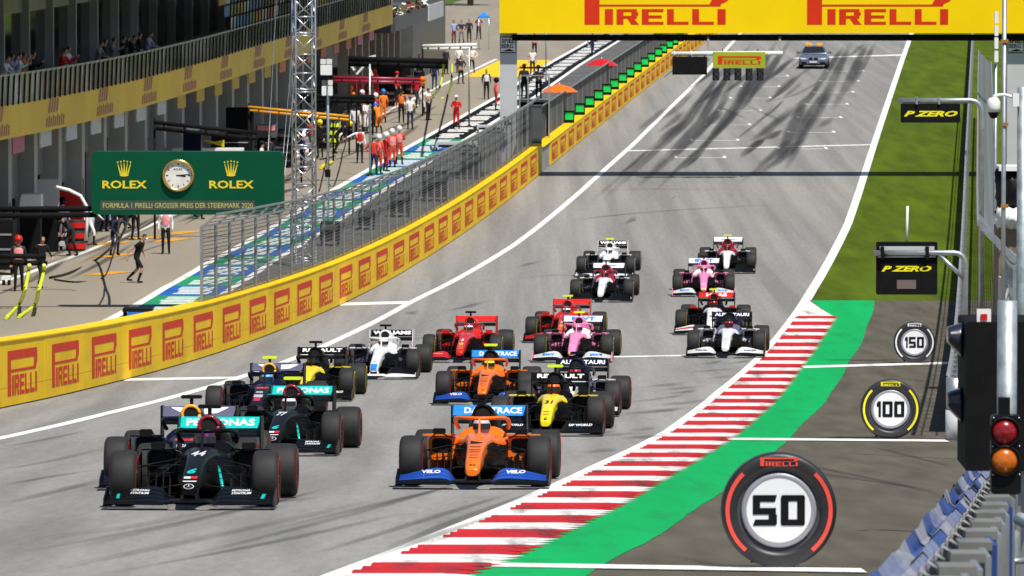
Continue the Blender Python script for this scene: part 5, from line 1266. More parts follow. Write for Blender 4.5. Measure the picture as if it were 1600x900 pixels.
# ---- blue and white barrier in the right foreground
bar_y = [26, 30.9, 34.2, 39.5, 49, 62, 70]; bar_x = [1.32, 1.79, 2.12, 2.62, 3.5, 4.76, 5.5]
def bx_(Y): return float(np.interp(Y, bar_y, bar_x))
bb = thing('foam_barrier', 'run of blue and white covered crash barrier in the right foreground', 'barrier', (bx_(30), 30, gz(30)))
M_BB = pm('barrier_blue', (.016, .05, .21), .5, 0, .35, 3); M_BW = pm('barrier_white', (.24, .25, .29), .5, 0, .25, 3); M_BL = pm('barrier_lilac', (.15, .17, .28), .5, 0, .3, 3)
Y = 27.0; k = 0; HB = .85; rbx = random.Random(2)
while Y < 64:
    L = rbx.choice([1.3, 1.6, 1.9, 2.2]); y1 = Y + L - .03; j = rbx.uniform(-.02, .02); mb = MB()
    prof = [(0, -.02), (-.03, .3), (-.01, HB - .12 + j), (.03, HB - .02 + j), (.07, HB - .10), (.15, HB - .16)]
    R_ = [[Vector((bx_(q) + a, q, gz(q) + h + (0 if q == Y else rbx.uniform(-.02, .03)))) for a, h in prof] for q in (Y, (Y + y1) / 2, y1)]
    mb.loft(R_, cap=False, closed=False, smooth=False); mb.build('front_cover', (M_BB, M_BW, M_BB, M_BL, M_BW)[k % 5], bb, world=True)
    mb = MB(); prof2 = [(.09, HB - .30), (.11, HB - .10 + j), (.18, HB - .03 + j), (.26, HB - .12), (.27, HB - .4)]
    o_ = .7; mb.loft([[Vector((bx_(q) + a, q, gz(q) + h)) for a, h in prof2] for q in (Y + o_, Y + o_ + L * .5, y1 + o_)], cap=False, closed=False, smooth=True); mb.build('top_cover', (M_BL, M_BB, M_BW, M_BL)[k % 4], bb, world=True)
    Y += L; k += 1
mb = MB(); mb.loft([[Vector((bx_(q) + a, q, gz(q) + h)) for a, h in ((.275, 0), (.315, 0), (.315, HB - .06), (.275, HB - .06))] for q in np.arange(27, 65, 2.)], smooth=False); mb.build('rubber_strip', M_BLKM, bb, world=True)
hook = MB().tube([(0, 0, 0), (.0, 0, .09), (.05, 0, .12), (.09, 0, .09)], .009, 6).mesh('hook', pm('dull_hook', (.30, .30, .29), .6, .2, .2, 4))
for i in range(28): Y = 28 + i * 1.3; put('hook', hook, bb, Vector((bx_(Y) + .30, Y, gz(Y) + HB - .07)) - bb.location)
M_PG = pm('dull_post_paint', (.17, .17, .155), .6, 0, .25, 3)
sr = thing('post_barrier', 'row of white and blue capped steel posts behind the foreground barrier', 'barrier', (bx_(30) + .7, 30, gz(30)))
for i in range(17):
    Y = 27.5 + i * 2.1; x = bx_(Y) + .46; m = M_BW if i % 3 else M_BB
    MB().box((x, Y, gz(Y) + .40), (.17, .10, .84)).box((x, Y, gz(Y) + .83), (.20, .24, .05)).build('post', M_PG, sr, world=True)
    MB().box((x + .02, Y + .35, gz(Y) + .62), (.17, .3, .06)).build('cap_plate', m, sr, world=True)
    MB().box((x + .125, Y + .3, gz(Y) + .42), (.035, .5, .80)).build('side_plate', M_BB if i % 4 == 0 else M_STEEL, sr, world=True)
mb = MB(); a = Vector((bx_(36) + 1.15, 36, gz(36) + .2)); mb.tube([(bx_(30) + .72, 30, gz(30) + .1), (bx_(37) + .78, 37, gz(37) + .5), (bx_(42) + .80, 42, gz(42) + .75), (bx_(43.5) + .66, 43.5, gz(43.5) + .76)], .05, 10); mb.build('wrapped_pipe', M_WHT, sr, world=True)
# ================================================================== people
POSES = {
 # joint offsets: hips, knees, ankles, shoulders, elbows, wrists (left = -x); the figure faces -y
 'stand': dict(kn=[(-.10, -.02, .50), (.11, -.01, .50)], an=[(-.11, .03, .09), (.12, .03, .09)], el=[(-.25, .03, 1.17), (.25, .03, 1.17)], wr=[(-.25, -.08, .92), (.25, -.08, .92)], lean=0),
 'folded': dict(kn=[(-.11, -.02, .50), (.11, -.02, .50)], an=[(-.14, .03, .09), (.14, .03, .09)], el=[(-.27, -.05, 1.18), (.27, -.05, 1.18)], wr=[(.06, -.26, 1.22), (-.06, -.24, 1.17)], lean=0),
 'hips': dict(kn=[(-.13, -.02, .50), (.13, -.02, .50)], an=[(-.17, .03, .09), (.17, .03, .09)], el=[(-.40, .08, 1.2), (.40, .08, 1.2)], wr=[(-.20, -.04, 1.0), (.20, -.04, 1.0)], lean=0),
 'walk': dict(kn=[(-.10, -.22, .52), (.10, .02, .52)], an=[(-.10, -.20, .10), (.10, .38, .16)], el=[(-.26, .16, 1.18), (.26, -.08, 1.18)], wr=[(-.26, .10, .94), (.26, -.30, 1.02)], lean=-.08),
 'hurry': dict(kn=[(-.12, -.26, .50), (.12, -.02, .47)], an=[(-.14, -.12, .10), (.10, .34, .14)], el=[(-.30, .22, 1.10), (.28, -.06, 1.10)], wr=[(-.34, .20, .86), (.30, -.22, .90)], lean=-.22),
 'rail': dict(kn=[(-.10, -.02, .50), (.10, -.02, .50)], an=[(-.11, .03, .09), (.11, .03, .09)], el=[(-.30, -.16, 1.2), (.30, -.16, 1.2)], wr=[(-.14, -.40, 1.12), (.14, -.40, 1.12)], lean=-.12),
 'clap': dict(kn=[(-.10, -.02, .50), (.10, -.02, .50)], an=[(-.11, .03, .09), (.11, .03, .09)], el=[(-.27, -.14, 1.18), (.27, -.14, 1.18)], wr=[(-.05, -.36, 1.34), (.05, -.36, 1.34)], lean=-.03),
 'point': dict(kn=[(-.10, -.02, .50), (.11, -.01, .50)], an=[(-.11, .03, .09), (.12, .03, .09)], el=[(-.46, -.03, 1.30), (.25, .03, 1.17)], wr=[(-.72, -.08, 1.18), (.25, -.08, .92)], lean=0),
 'photo': dict(kn=[(-.12, -.02, .50), (.12, -.02, .50)], an=[(-.15, .03, .09), (.15, .03, .09)], el=[(-.26, -.2, 1.28), (.26, -.2, 1.28)], wr=[(-.07, -.24, 1.55), (.07, -.24, 1.55)], lean=-.02),
 'stoop': dict(kn=[(-.13, -.16, .52), (.13, -.05, .52)], an=[(-.14, .05, .09), (.16, .12, .09)], el=[(-.28, -.40, 1.02), (.28, -.40, 1.02)], wr=[(-.14, -.52, .84), (.14, -.52, .84)], lean=-.48),
}
_pm = {}
def person_mesh(pose):
    """one skin over a jointed skeleton; faces sorted to garment by their nearest bone"""
    if pose in _pm: return _pm[pose]
    p = POSES[pose]; lean = p['lean']; V, Rr, E, tagv = [], [], [], []
    def v(co, r_, t, par=None):
        V.append(Vector(co)); Rr.append(r_ if isinstance(r_, tuple) else (r_, r_)); tagv.append(t)
        if par is not None: E.append((par, len(V) - 1))
        return len(V) - 1
    L = lambda x, y, z: (x, y + lean * max(0, z - .95) / .55, z - abs(lean) * .35 * max(0, z - .95) / .55)
    pel = v((0, 0, .95), (.15, .12), 'leg'); wa = v(L(0, .0, 1.10), (.135, .105), 'torso', pel); ch = v(L(0, .0, 1.32), (.165, .12), 'torso', wa); nb = v(L(0, .0, 1.46), (.075, .07), 'torso', ch)
    nk = v(L(0, -.015, 1.53), .055, 'skin', nb); h1 = v(L(0, -.03, 1.60), (.075, .085), 'skin', nk); h2 = v(L(0, -.02, 1.69), (.082, .10), 'hair', h1); h3 = v(L(0, -.015, 1.76), (.055, .07), 'hair', h2)
    ns = v(L(0, -.125, 1.635), .012, 'skin', h1)
    for s_, i in ((-1, 0), (1, 1)):
        hp = v((s_ * .095, 0, .88), .095, 'leg', pel); kn = v(p['kn'][i], .062, 'leg', hp); cf = v(Vector(p['kn'][i]).lerp(Vector(p['an'][i]), .35), .056, 'shin', kn); an = v(p['an'][i], .042, 'shoe', cf)
        a = Vector(p['an'][i]); v((a.x, a.y + .03, max(.045, a.z - .05)), .045, 'shoe', an); v((a.x + s_ * .02, a.y - .17, max(.04, a.z - .055)), .036, 'shoe', len(V) - 1)
        sh = v(L(s_ * .185, .0, 1.42), .068, 'torso', ch); e_ = Vector(p['el'][i]); w_ = Vector(p['wr'][i])
        e2 = L(*e_) if pose != 'stoop' else e_; w2 = L(*w_) if pose not in ('stoop',) else w_
        md = v(Vector(L(s_ * .185, 0, 1.42)).lerp(Vector(e2), .5), .052, 'sleeve', sh); el = v(e2, .044, 'arm', md); wr = v(w2, .030, 'arm', el)
        d = (Vector(w2) - Vector(e2)).normalized(); pal = v(Vector(w2) + d * .06, .030, 'hand', wr); side = d.cross(Vector((0, 1, 0)))
        if side.length < .1: side = d.cross(Vector((1, 0, 0)))
        side.normalize(); curl = d.cross(side).normalized()
        for k, ln in enumerate((.065, .075, .07, .055)):
            f1 = v(Vector(w2) + d * (.085 + ln * .45) + side * (.028 * (k - 1.5)), .009, 'hand', pal); v(Vector(w2) + d * (.085 + ln * .9) + side * (.028 * (k - 1.5)) + curl * .022, .008, 'hand', f1)
        v(Vector(w2) + d * .07 + side * .055 + curl * .02, .010, 'hand', pal)
    me = bpy.data.meshes.new('skel'); me.from_pydata([tuple(a) for a in V], E, []); ob = bpy.data.objects.new('skel', me); COL.objects.link(ob)
    sk = ob.modifiers.new('skin', 'SKIN'); sk.use_smooth_shade = True
    sv = me.skin_vertices[0].data
    for i in range(len(V)): sv[i].radius = Rr[i]; sv[i].use_root = (i == 0)
    ss = ob.modifiers.new('sub', 'SUBSURF'); ss.levels = 1; ss.render_levels = 1
    dg = bpy.context.evaluated_depsgraph_get(); out = bpy.data.meshes.new_from_object(ob.evaluated_get(dg)); bpy.data.objects.remove(ob)
    segs = [(V[a], V[b], tagv[b]) for a, b in E]; lut = dict(torso=0, sleeve=0, arm=1, leg=2, shin=3, skin=4, hair=5, shoe=6, hand=4)
    idx = []
    for f in out.polygons:
        c = f.center; best = None
        for a, b, t in segs:
            ab = b - a; q = a + ab * max(0, min(1, (c - a).dot(ab) / max(1e-9, ab.dot(ab)))); dd = (c - q).length
            if best is None or dd < best[0]: best = (dd, t)
        idx.append(lut[best[1]])
    out.materials.clear()
    for k in range(7): out.materials.append(None)
    out.polygons.foreach_set('material_index', idx); out.polygons.foreach_set('use_smooth', [True] * len(idx))
    out.update(); _pm[pose] = out; return out
def cloth(n, c): return pm('cloth_' + n, c, .85, 0, .15, 9, spec=.2)
CL = {k: cloth(k, v) for k, v in dict(white=(.72, .72, .72), black=(.012, .012, .013), navy=(.02, .03, .08), red=(.55, .02, .02), orange=(.80, .20, .02), ored=(.70, .06, .03), grey=(.2, .2, .21), pink=(.75, .28, .30), maroon=(.16, .015, .03), blue=(.05, .12, .4), lav=(.35, .37, .55), dark=(.03, .03, .035)).items()}
SKIN = pm('skin', (.46, .26, .18), .55, 0, .1, 8); HAIR = pm('hair', (.035, .022, .014), .6, 0, .2, 20); SHOE = CL['black']
def person(loc, pose, top, legs, label, rotz=0., arms=None, shins=None, hat=None, mask=None, bib=None, scale=1., group='people in the pit lane', shoe=None):
    src = person_mesh(pose); me = src.copy()
    for i, m in enumerate((CL[top], CL[arms] if arms and arms != 'skin' else (SKIN if arms == 'skin' else CL[top]), CL[legs], SKIN if shins == 'skin' else CL[legs], SKIN, HAIR, CL[shoe] if shoe else SHOE)): me.materials[i] = m
    o = put('person', me); o.location = loc; o.rotation_euler = (0, 0, rotz); o.scale = (scale,) * 3
    tag(o, label, 'person', group)
    ln = POSES[pose]['lean']; hy = ln * (1.69 - .95) / .55; dz = -abs(ln) * .35 * (1.69 - .95) / .55
    if hat:
        kind, c = hat; mb = MB()
        if kind == 'helmet':
            mb.ball((0, -.02 + hy, 1.695 + dz), .155, 12, 0, (.92, 1.05, 1.0)); mb.build('helmet', P[c] if c in P else CL[c], o)
            v_ = MB(); v_.ball((0, -.075 + hy, 1.67 + dz), .115, 10, 0, (.95, 1.0, .45)); v_.build('visor', M_VIS, o)
        elif kind == 'cap':
            mb.ball((0, -.01 + hy, 1.72 + dz), .115, 12, 0, (.92, 1.12, .85)); mb.prism([(-.07, -.20 + hy), (.07, -.20 + hy), (.085, -.08 + hy), (-.085, -.08 + hy)], 1.71 + dz, 1.725 + dz); mb.build('cap', CL[c] if c in CL else P[c], o)
    if mask: MB().ball((0, -.07 + hy, 1.585 + dz), .068, 8, 0, (.95, .75, .75)).build('face_mask', CL[mask], o)
    if bib:
        y0 = ln * (1.3 - .95) / .55; mb = MB(); R_ = []
        for z, a, b in ((1.05, .155, .13), (1.2, .165, .14), (1.35, .185, .145), (1.43, .12, .11)):
            yy = ln * (z - .95) / .55; R_.append([(a * math.cos(t), yy + b * math.sin(t), z - abs(ln) * .35 * (z - .95) / .55) for t in [2 * math.pi * k / 14 for k in range(14)]])
        mb.loft(R_, cap=False); mb.build('bib', CL[bib], o)
    return o
def pp(px, py, *a, **k): return person(gp(px, py), *a, **k)
FC = R(0)    # facing the camera
pp(213, 442, 'hurry', 'black', 'black', 'person in black tee and shorts hurrying across the pit lane', R(75), arms='skin', shins='skin', mask='white')
pp(259, 397, 'stand', 'white', 'black', 'person in white shirt and red bib standing under the green sign', 0, bib='pink', arms='white')
pp(29, 455, 'stand', 'dark', 'black', 'person in dark suit and red helmet at the left edge', R(10), hat=('helmet', 'red'), bib='pink')
pp(64, 450, 'walk', 'black', 'black', 'person in black overalls carrying a dark helmet by the yellow hoses', R(30), arms='black', bib=None)
pp(98, 384, 'stand', 'white', 'white', 'person in white overalls beside the red curved panel, left side', R(20), hat=('helmet', 'black'))
pp(142, 383, 'walk', 'white', 'white', 'person in white overalls striding right of the red curved panel', R(60))
pp(70, 372, 'stand', 'white', 'maroon', 'person in white top and maroon trousers beside the white cabinet', 0, mask='white')
pp(163, 362, 'stoop', 'blue', 'navy', 'person in blue bending behind the green sign post', R(40), hat=('helmet', 'white'))
pp(178, 358, 'stoop', 'lav', 'white', 'person in pale overalls crouching left of the man in white', R(-30), hat=('helmet', 'white'))
pp(562, 255, 'point', 'white', 'black', 'person in white and red top stretching one arm sideways', R(15), bib='red', mask='dark')
pp(584, 273, 'hips', 'ored', 'navy', 'marshal in orange vest and navy trousers, front of the group', R(150), hat=('cap', 'grey'))
pp(592, 272, 'stand', 'ored', 'ored', 'marshal in orange overalls and white helmet, left of the group', R(150), hat=('helmet', 'white'), bib='pink')
pp(603, 268, 'folded', 'red', 'red', 'marshal in red overalls and white helmet in the middle of the group', R(120), hat=('helmet', 'white'))
pp(613, 262, 'stand', 'ored', 'ored', 'marshal in orange overalls with pink vest, right of the red one', R(200), hat=('helmet', 'white'), bib='pink')
pp(624, 257, 'folded', 'ored', 'ored', 'rightmost marshal of the group in orange overalls', R(170), hat=('helmet', 'white'), bib='pink')
pp(568, 205, 'stand', 'orange', 'orange', 'mechanic in orange overalls standing at the trolley', R(100), hat=('cap', 'black'))
pp(592, 208, 'stoop', 'orange', 'orange', 'mechanic in orange overalls and blue helmet bending forward', R(200), hat=('helmet', 'fblue'))
pp(599, 192, 'stand', 'orange', 'orange', 'mechanic in orange overalls and blue helmet standing upright', R(200), hat=('helmet', 'fblue'))
pp(627, 192, 'stand', 'maroon', 'black', 'person in black and red team kit facing the camera', 0, hat=('cap', 'black'), bib='orange')
pp(641, 202, 'stand', 'white', 'navy', 'person in white shirt and navy trousers with back turned', R(180), arms='skin', hat=('cap', 'grey'))
pp(669, 188, 'folded', 'white', 'black', 'person in white shirt and black trousers holding pink papers', R(60), arms='skin', mask='pink')
pp(713, 202, 'folded', 'red', 'red', 'person in red overalls and white cap standing on the painted strip', R(-10), hat=('cap', 'white'))
pp(775, 172, 'stand', 'ored', 'ored', 'marshal in orange overalls beside the grey gantry pylon', R(90), hat=('helmet', 'navy'), bib='pink')
pp(760, 155, 'stand', 'black', 'black', 'person in black suit with white chest panel near the gantry pylon', R(10), bib='white')
pp(679, 140, 'stand', 'navy', 'navy', 'person in navy overalls beside the orange boom tip', R(160))
pp(720, 131, 'hips', 'dark', 'black', 'person in dark overalls standing on the yellow painted area', R(30))
pp(737, 114, 'hips', 'white', 'black', 'person in cream shirt on the yellow painted area, hands on hips', R(0), bib='white')
pp(717, 114, 'stand', 'white', 'navy', 'person in white shirt turned away on the yellow painted area', R(180))
pp(697, 116, 'stand', 'dark', 'black', 'person in dark clothes left of the white shirts', R(40))
pp(668, 113, 'stand', 'white', 'black', 'person in white shirt behind the long black boom', R(20))
pp(650, 113, 'stand', 'white', 'black', 'person in white top farthest left behind the black boom', R(0), hat=('cap', 'white'))
pp(835, 88, 'stand', 'pink', 'black', 'person in pink shirt walking beyond the gantry', R(0), arms='skin')
pp(832, 118, 'stand', 'white', 'dark', 'person in white shirt standing above the marshal post', R(0), arms='skin')
pp(709, 68, 'stand', 'lav', 'maroon', 'person in lilac jacket at the far garage corner', R(30))
pp(721, 68, 'hips', 'navy', 'grey', 'person in navy jacket beside the one in lilac', R(0))
pp(733, 66, 'stand', 'dark', 'black', 'tall person in dark clothes at the far corner', R(0))
pp(748, 62, 'photo', 'dark', 'black', 'photographer in pink bib beside the far blue canopy', R(0), bib='pink')
pp(925, 88, 'walk', 'navy', 'navy', 'person in navy beside the red umbrella on the pit wall', R(20))
# spectators on the balcony
def bal(px, top, pose, label, arms=None, dy=0., **k):
    lo, hi = 176., 340.
    for _ in range(40):
        m = (lo + hi) / 2; x = 800 + (facx(m) + BF - .55) / m * FPX
        if x < px: lo = m
        else: hi = m
    person(bp(lo, BF - .55 - dy, 5.81), pose, top, 'black', label, R(75), arms=arms, group='spectators on the balcony', **k)
bal(5, 'white', 'rail', 'spectator in white leaning on the balcony rail at the far left'); bal(17, 'lav', 'photo', 'spectator in pale shirt taking a picture on the balcony'); bal(28, 'white', 'clap', 'spectator in white clapping, third from the left on the balcony'); bal(36, 'orange', 'photo', 'spectator with bare arms holding a phone on the balcony', arms='skin')
bal(50, 'black', 'clap', 'spectator in black clapping at the balcony rail'); bal(95, 'red', 'rail', 'spectator in red jacket at the balcony rail'); bal(105, 'white', 'clap', 'spectator in white shirt beside the red jacket on the balcony', arms='red')
for px, c, p_, lb in ((160, 'grey', 'rail', 'spectator in grey, first of the shaded balcony group'), (172, 'dark', 'stand', 'spectator in dark clothes, second of the shaded balcony group'), (184, 'grey', 'clap', 'spectator in grey, third of the shaded balcony group'), (200, 'black', 'photo', 'spectator in black raising a camera in the shaded balcony group'), (212, 'dark', 'rail', 'spectator in dark top beside the camera on the balcony'), (226, 'black', 'stand', 'spectator in black near the last dark balcony pane'), (237, 'lav', 'rail', 'spectator in lilac, last of the shaded balcony group')): bal(px, c, p_, lb, dy=.2)

# ================================================================== pit lane: painted strip, equipment
strip('pit_line', lambda Y: wallx(Y) - 13.0, lambda Y: wallx(Y) - 12.75, 150, 420, .006, M_WHITE, pit)
SL = line([(141, 510), (250, 450), (325, 407), (494, 309), (642, 225), (775, 150), (850, 102), (930, 57)])
M_SB = pm('strip_blue', (.02, .11, .40), .6, 0, .12, 1, spec=.1); M_SG = pm('strip_green', (.02, .26, .12), .6, 0, .12, 1, spec=.1)
Y = 150.0; k = 0; M_SW = pm('strip_white', (.62, .70, .66), .6, 0, .2, 3, spec=.1)
sw = lambda Y: SL(Y) + 2.25
while Y < 470:
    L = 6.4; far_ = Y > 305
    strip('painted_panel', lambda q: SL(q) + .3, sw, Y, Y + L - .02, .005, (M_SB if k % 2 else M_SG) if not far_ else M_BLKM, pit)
    mb = MB(); rr2 = random.Random(k)
    for j in range(5):
        a = Y + .8 + j * 1.0
        wd = (sw(a) - SL(a) - .3); x0 = SL(a) + .3 + wd * (.18 + rr2.uniform(0, .1)); x1 = SL(a) + .3 + wd * (.82 - rr2.uniform(0, .12))
        mb.add([(x0, a, gz(a) + .011), (x1, a, gz(a) + .011), (x1 + .05, a + .72, gz(a + .72) + .011), (x0 + .05, a + .72, gz(a + .72) + .011)], [(0, 1, 2, 3)])
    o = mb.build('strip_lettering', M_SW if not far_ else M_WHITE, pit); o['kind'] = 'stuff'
    Y += L; k += 1
strip('strip_border', lambda Y: SL(Y), lambda Y: SL(Y) + .3, 140, 470, .007, M_WHITE, pit); strip('strip_border', lambda Y: sw(Y), lambda Y: sw(Y) + .25, 140, 470, .007, M_WHITE, pit)
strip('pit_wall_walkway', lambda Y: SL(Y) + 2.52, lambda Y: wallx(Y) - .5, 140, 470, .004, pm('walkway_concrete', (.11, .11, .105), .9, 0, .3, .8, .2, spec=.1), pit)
# yellow and orange painted advert across the lane
a0, a1 = gp(700, 120).y, gp(700, 94).y
strip('painted_advert', lambda Y: wallx(Y) - 12.5, lambda Y: SL(Y) - .1, a0, a1, .006, pm('advert_yellow', (.80, .50, .01), .6, 0, .1, 1, spec=.1), pit)
strip('advert_orange', lambda Y: wallx(Y) - 10, lambda Y: SL(Y) - 1.5, a0 + (a1 - a0) * .4, a0 + (a1 - a0) * .75, .011, pm('advert_orange', (.75, .20, .02), .6, 0, .1, 1, spec=.1), pit)
for px, py in ((160, 402), (155, 383), (250, 378), (270, 366), (210, 374), (150, 430), (600, 165), (620, 150)):
    q = gp(px, py); mb = MB(); mb.add([(q.x - .5, q.y, gz(q.y) + .012), (q.x + .3, q.y, gz(q.y) + .012), (q.x + 1.2, q.y + 2.2, gz(q.y + 2.2) + .012), (q.x + .4, q.y + 2.2, gz(q.y + 2.2) + .012)], [(0, 1, 2, 3)]); mb.build('stop_mark', pm('mark_orange', (.65, .30, .03), .7, 0, .2, 3, spec=.1), pit)

def yoff(px, off):
    lo, hi = 100., 640.
    for _ in range(50):
        m = (lo + hi) / 2; x = 800 + (wallx(m) + off) / m * FPX
        if x < px: lo = m
        else: hi = m
    return lo
def boom(label, x0, y0, x1, y1, Y, mat, tip=None, gap=9, r_=.08, lamps=True, post=True):
    """equipment boom: two parallel pipes on a post, reaching out over the lane"""
    A = lambda x, y, dy=0.: at(x, y, Y) + Vector((0, dy, 0)); root = thing('pit_boom', label, 'boom', (A(x0, y0).x, Y, gz(Y)))
    for k, dy in ((0, 0), (1, .5)): MB().tube([A(x0, y0 + k * gap, dy), A(x1, y1 + k * gap, dy)], r_, 10).build('pipe', mat, root, world=True)
    if tip: 
        for k, dy in ((0, 0), (1, .5)): MB().ball(A(x1, y1 + k * gap, dy), r_ * 1.9, 12).build('tip', tip, root, world=True)
    n = 5
    for i in range(n): 
        t = (i + .5) / n; a = A(x0 + (x1 - x0) * t, y0 + (y1 - y0) * t); b = A(x0 + (x1 - x0) * t, y0 + (y1 - y0) * t + gap, .5); MB().tube([a, b], r_ * .5, 6).build('spacer', M_BLK, root, world=True)
    if post: MB().tube([(A(x0, 0).x, Y + .25, gz(Y) - .05), (A(x0, 0).x, Y + .25, A(x0, y0).z + .15)], .045, 10).build('post', M_BLKM, root, world=True)
    return root
boom('black pit boom with teal pipe at the bottom left edge', -40, 399, 72, 401, yoff(30, -9.5), M_BLKM, gap=12)
boom('long black pit boom above the green sign', 240, 191, 402, 208, yoff(320, -9.5), M_BLKM, gap=10)
boom('pit boom with orange pipes left of the lattice tower', 388, 167, 545, 182, yoff(470, -9.0), pm('boom_orange', (.80, .36, .02), .4), gap=6, r_=.055)
boom('dark red pit boom with orange ends', 520, 121, 660, 124, yoff(590, -8.5), pm('boom_red', (.30, .015, .04), .35), P['orange'], gap=6)
boom('black boom with white struts high over the lane', 545, 92, 700, 96, yoff(625, -8.0), M_BLKM, gap=8, r_=.14)
boom('white pipes of the farthest pit boom', 660, 72, 745, 70, yoff(700, -9), M_WHT, gap=5, r_=.10)
boom('thick black boom in front of the orange mechanics', 470, 150, 585, 152, yoff(530, -8.5), M_BLKM, gap=7, r_=.12)
# white struts of the black boom
YY = yoff(600, -9); A = lambda x, y, dy=0.: at(x, y, YY) + Vector((0, dy, 0))
st = thing('folding_frame', 'white folding frame of slanted struts above the dark red boom', 'frame', (A(570, 100).x, YY, gz(YY)))
for x0, y0, x1, y1 in ((546, 98, 567, 94), (567, 92, 587, 87), (546, 98, 554, 110), (557, 116, 574, 97), (574, 97, 582, 118), (577, 97, 582, 101)): MB().bar(A(x0, y0), A(x1, y1), .12, .10).build('strut', M_WHT, st, world=True)
MB().tube([(A(557, 0).x, YY, gz(YY) - .05), A(557, 116)], .05, 8).build('leg', M_BLK, st, world=True); MB().tube([(A(582, 0).x, YY, gz(YY) - .05), A(582, 118)], .05, 8).build('leg', M_BLK, st, world=True)
# equipment cabinets and panels: (name, label, category, px box, offset from wall, colour, extras)
def cab(name, label, cat, x0, y0, x1, y1, off, mat, depth=1.0, round_=.05, legs=True, Y=None, stripe=None, shape=None):
    if Y is None:
        q = gp((x0 + x1) / 2, y1); Y = q.y if q.x > facx(q.y) + .8 and q.x < wallx(q.y) - .4 else yoff((x0 + x1) / 2, -14.2)
        if Y != q.y: print('CAB off', name, x0, y1)
    a, b = at(x0, y1, Y), at(x1, y0, Y); t = thing(name, label, cat, ((a.x + b.x) / 2, Y, gz(Y)))
    g_ = gz(Y); zb = max(g_ + (.18 if legs else .0), min(a.z, b.z - .2))
    mb = MB()
    if shape: mb.prism([(a.x + (b.x - a.x) * u, zb + (b.z - zb) * v) for u, v in shape], Y, Y + depth, 'y')
    else: mb.prism(rrect(a.x, zb, b.x, b.z, min(round_, (b.x - a.x) * .3, (b.z - zb) * .3)), Y, Y + depth, 'y')
    bd = mb.build('casing', mat, t, world=True)
    if stripe:
        for fr_, to_, m in stripe: 
            MB().box(((a.x + b.x) / 2, Y - .012, zb + (b.z - zb) * (fr_ + to_) / 2), ((b.x - a.x) * .86, .02, (b.z - zb) * (to_ - fr_))).build('front_panel', m, t, world=True)
    if zb - g_ > .32: MB().box(((a.x + b.x) / 2, Y + depth / 2, (g_ + zb) / 2), ((b.x - a.x) * .9, depth * .85, zb - g_)).build('base', M_BLKM, t, world=True)
    else:
     for sx in (a.x + .06, b.x - .06):
        for sy in (Y + .08, Y + depth - .08): MB().tube([(sx, sy, g_ - .02), (sx, sy, zb + .02)], .04, 8).build('leg', M_BLK, t, world=True)
    return t
cab('pit_cabinet', 'white angled cabinet with small print at the left', 'cabinet', 29, 304, 64, 328, -11.5, M_WHT, shape=[(0, 0), (1, 0), (1, 1), (.12, 1)])
cab('tool_rack', 'grey tool rack holding red wheel guns below the white cabinet', 'rack', 27, 340, 62, 396, -10.8, M_DGREY, stripe=[(.55, .62, P['red']), (.15, .45, M_BLK)])
cab('curved_panel', 'tall red curved panel with white edge and white lettering', 'panel', 86, 296, 131, 376, -9.6, P['red'], .35, shape=[(0, 0), (.95, 0), (1, .35), (.97, .70), (.85, .84), (.6, .92), (.08, 1)])
Yc = yoff(108, -9.6)
o = thing('panel_edge', 'white curved edging sheet standing behind the red panel', 'panel', (at(120, 380, Yc + .4).x, Yc + .4, gz(Yc + .4))); a = lambda x, y: at(x, y, Yc + .4)
MB().tube([a(88, 292), a(108, 297), a(126, 306), a(135, 322), a(136, 350), a(134, 376)], .11, 8, flat=.5).build('edge_tube', M_WHT, o, world=True)
cab('door_screen', 'pale grey screen standing behind the red panel', 'screen', 58, 280, 92, 330, -12.3, M_LGREY, .2)
cab('black_screen', 'tall black screen wall with a white arrow emblem', 'screen', 353, 168, 396, 238, -10.5, M_BLKM, .5)
cab('cover_stack', 'navy draped tool stack topped with an orange and white box', 'equipment', 286, 198, 314, 240, -9.5, P['navy'], 1.2, stripe=[(.86, .99, M_WHT)])
cab('orange_box', 'orange box lying on the navy draped stack', 'box', 296, 185, 313, 192, -9.5, P['orange'], .5, legs=True, Y=gp(300, 240).y)
cab('white_bench', 'white bench top directly above the green sign', 'bench', 268, 232, 380, 240, -6.5, M_WHT, 1.0)
cab('wing_stand', 'yellow and black spare wing on a stand above the green sign', 'wing', 318, 219, 350, 230, -8.5, P['yellow'], .4, shape=[(0, .9), (1, 0), (1, 1), (.55, .75), (.05, 1)])
cab('black_tent', 'black tent box with grey curved corner behind the red boom', 'tent', 588, 96, 642, 148, -10.5, M_BLK, 2.5, .3)
cab('red_seat_panel', 'bright red curved panel beneath the white struts', 'panel', 582, 106, 592, 146, -9.2, P['red'], .3, shape=[(.2, 0), (1, 0), (.9, .6), (.5, 1), (0, .9)])
cab('red_trolley', 'red trolley under the dark red boom, left one', 'trolley', 550, 129, 566, 146, -9.0, P['red'], .6)
cab('red_trolley', 'red and orange trolley under the boom tip', 'trolley', 594, 144, 607, 156, -8.3, P['oran'] if 'oran' in P else P['orange'], .6, stripe=[(.1, .5, P['red'])])
cab('dark_trolley', 'dark tool trolley among the orange mechanics', 'trolley', 545, 168, 562, 200, -9.0, M_BLK, .7, stripe=[(.6, .9, M_DGREY)])
cab('green_crate', 'small green crate by the mechanics', 'crate', 552, 184, 559, 196, -8.2, P['turq'], .4)
cab('parts_table', 'table of white and pink boxes behind the lattice tower', 'table', 400, 195, 432, 215, -9.8, M_DGREY, .8, stripe=[(.55, .95, CL['pink'])])
cab('black_cabinet', 'black cabinet row left of the table of boxes', 'cabinet', 330, 210, 395, 236, -10.8, M_BLK, 1.0, stripe=[(.5, .53, M_WHT)])
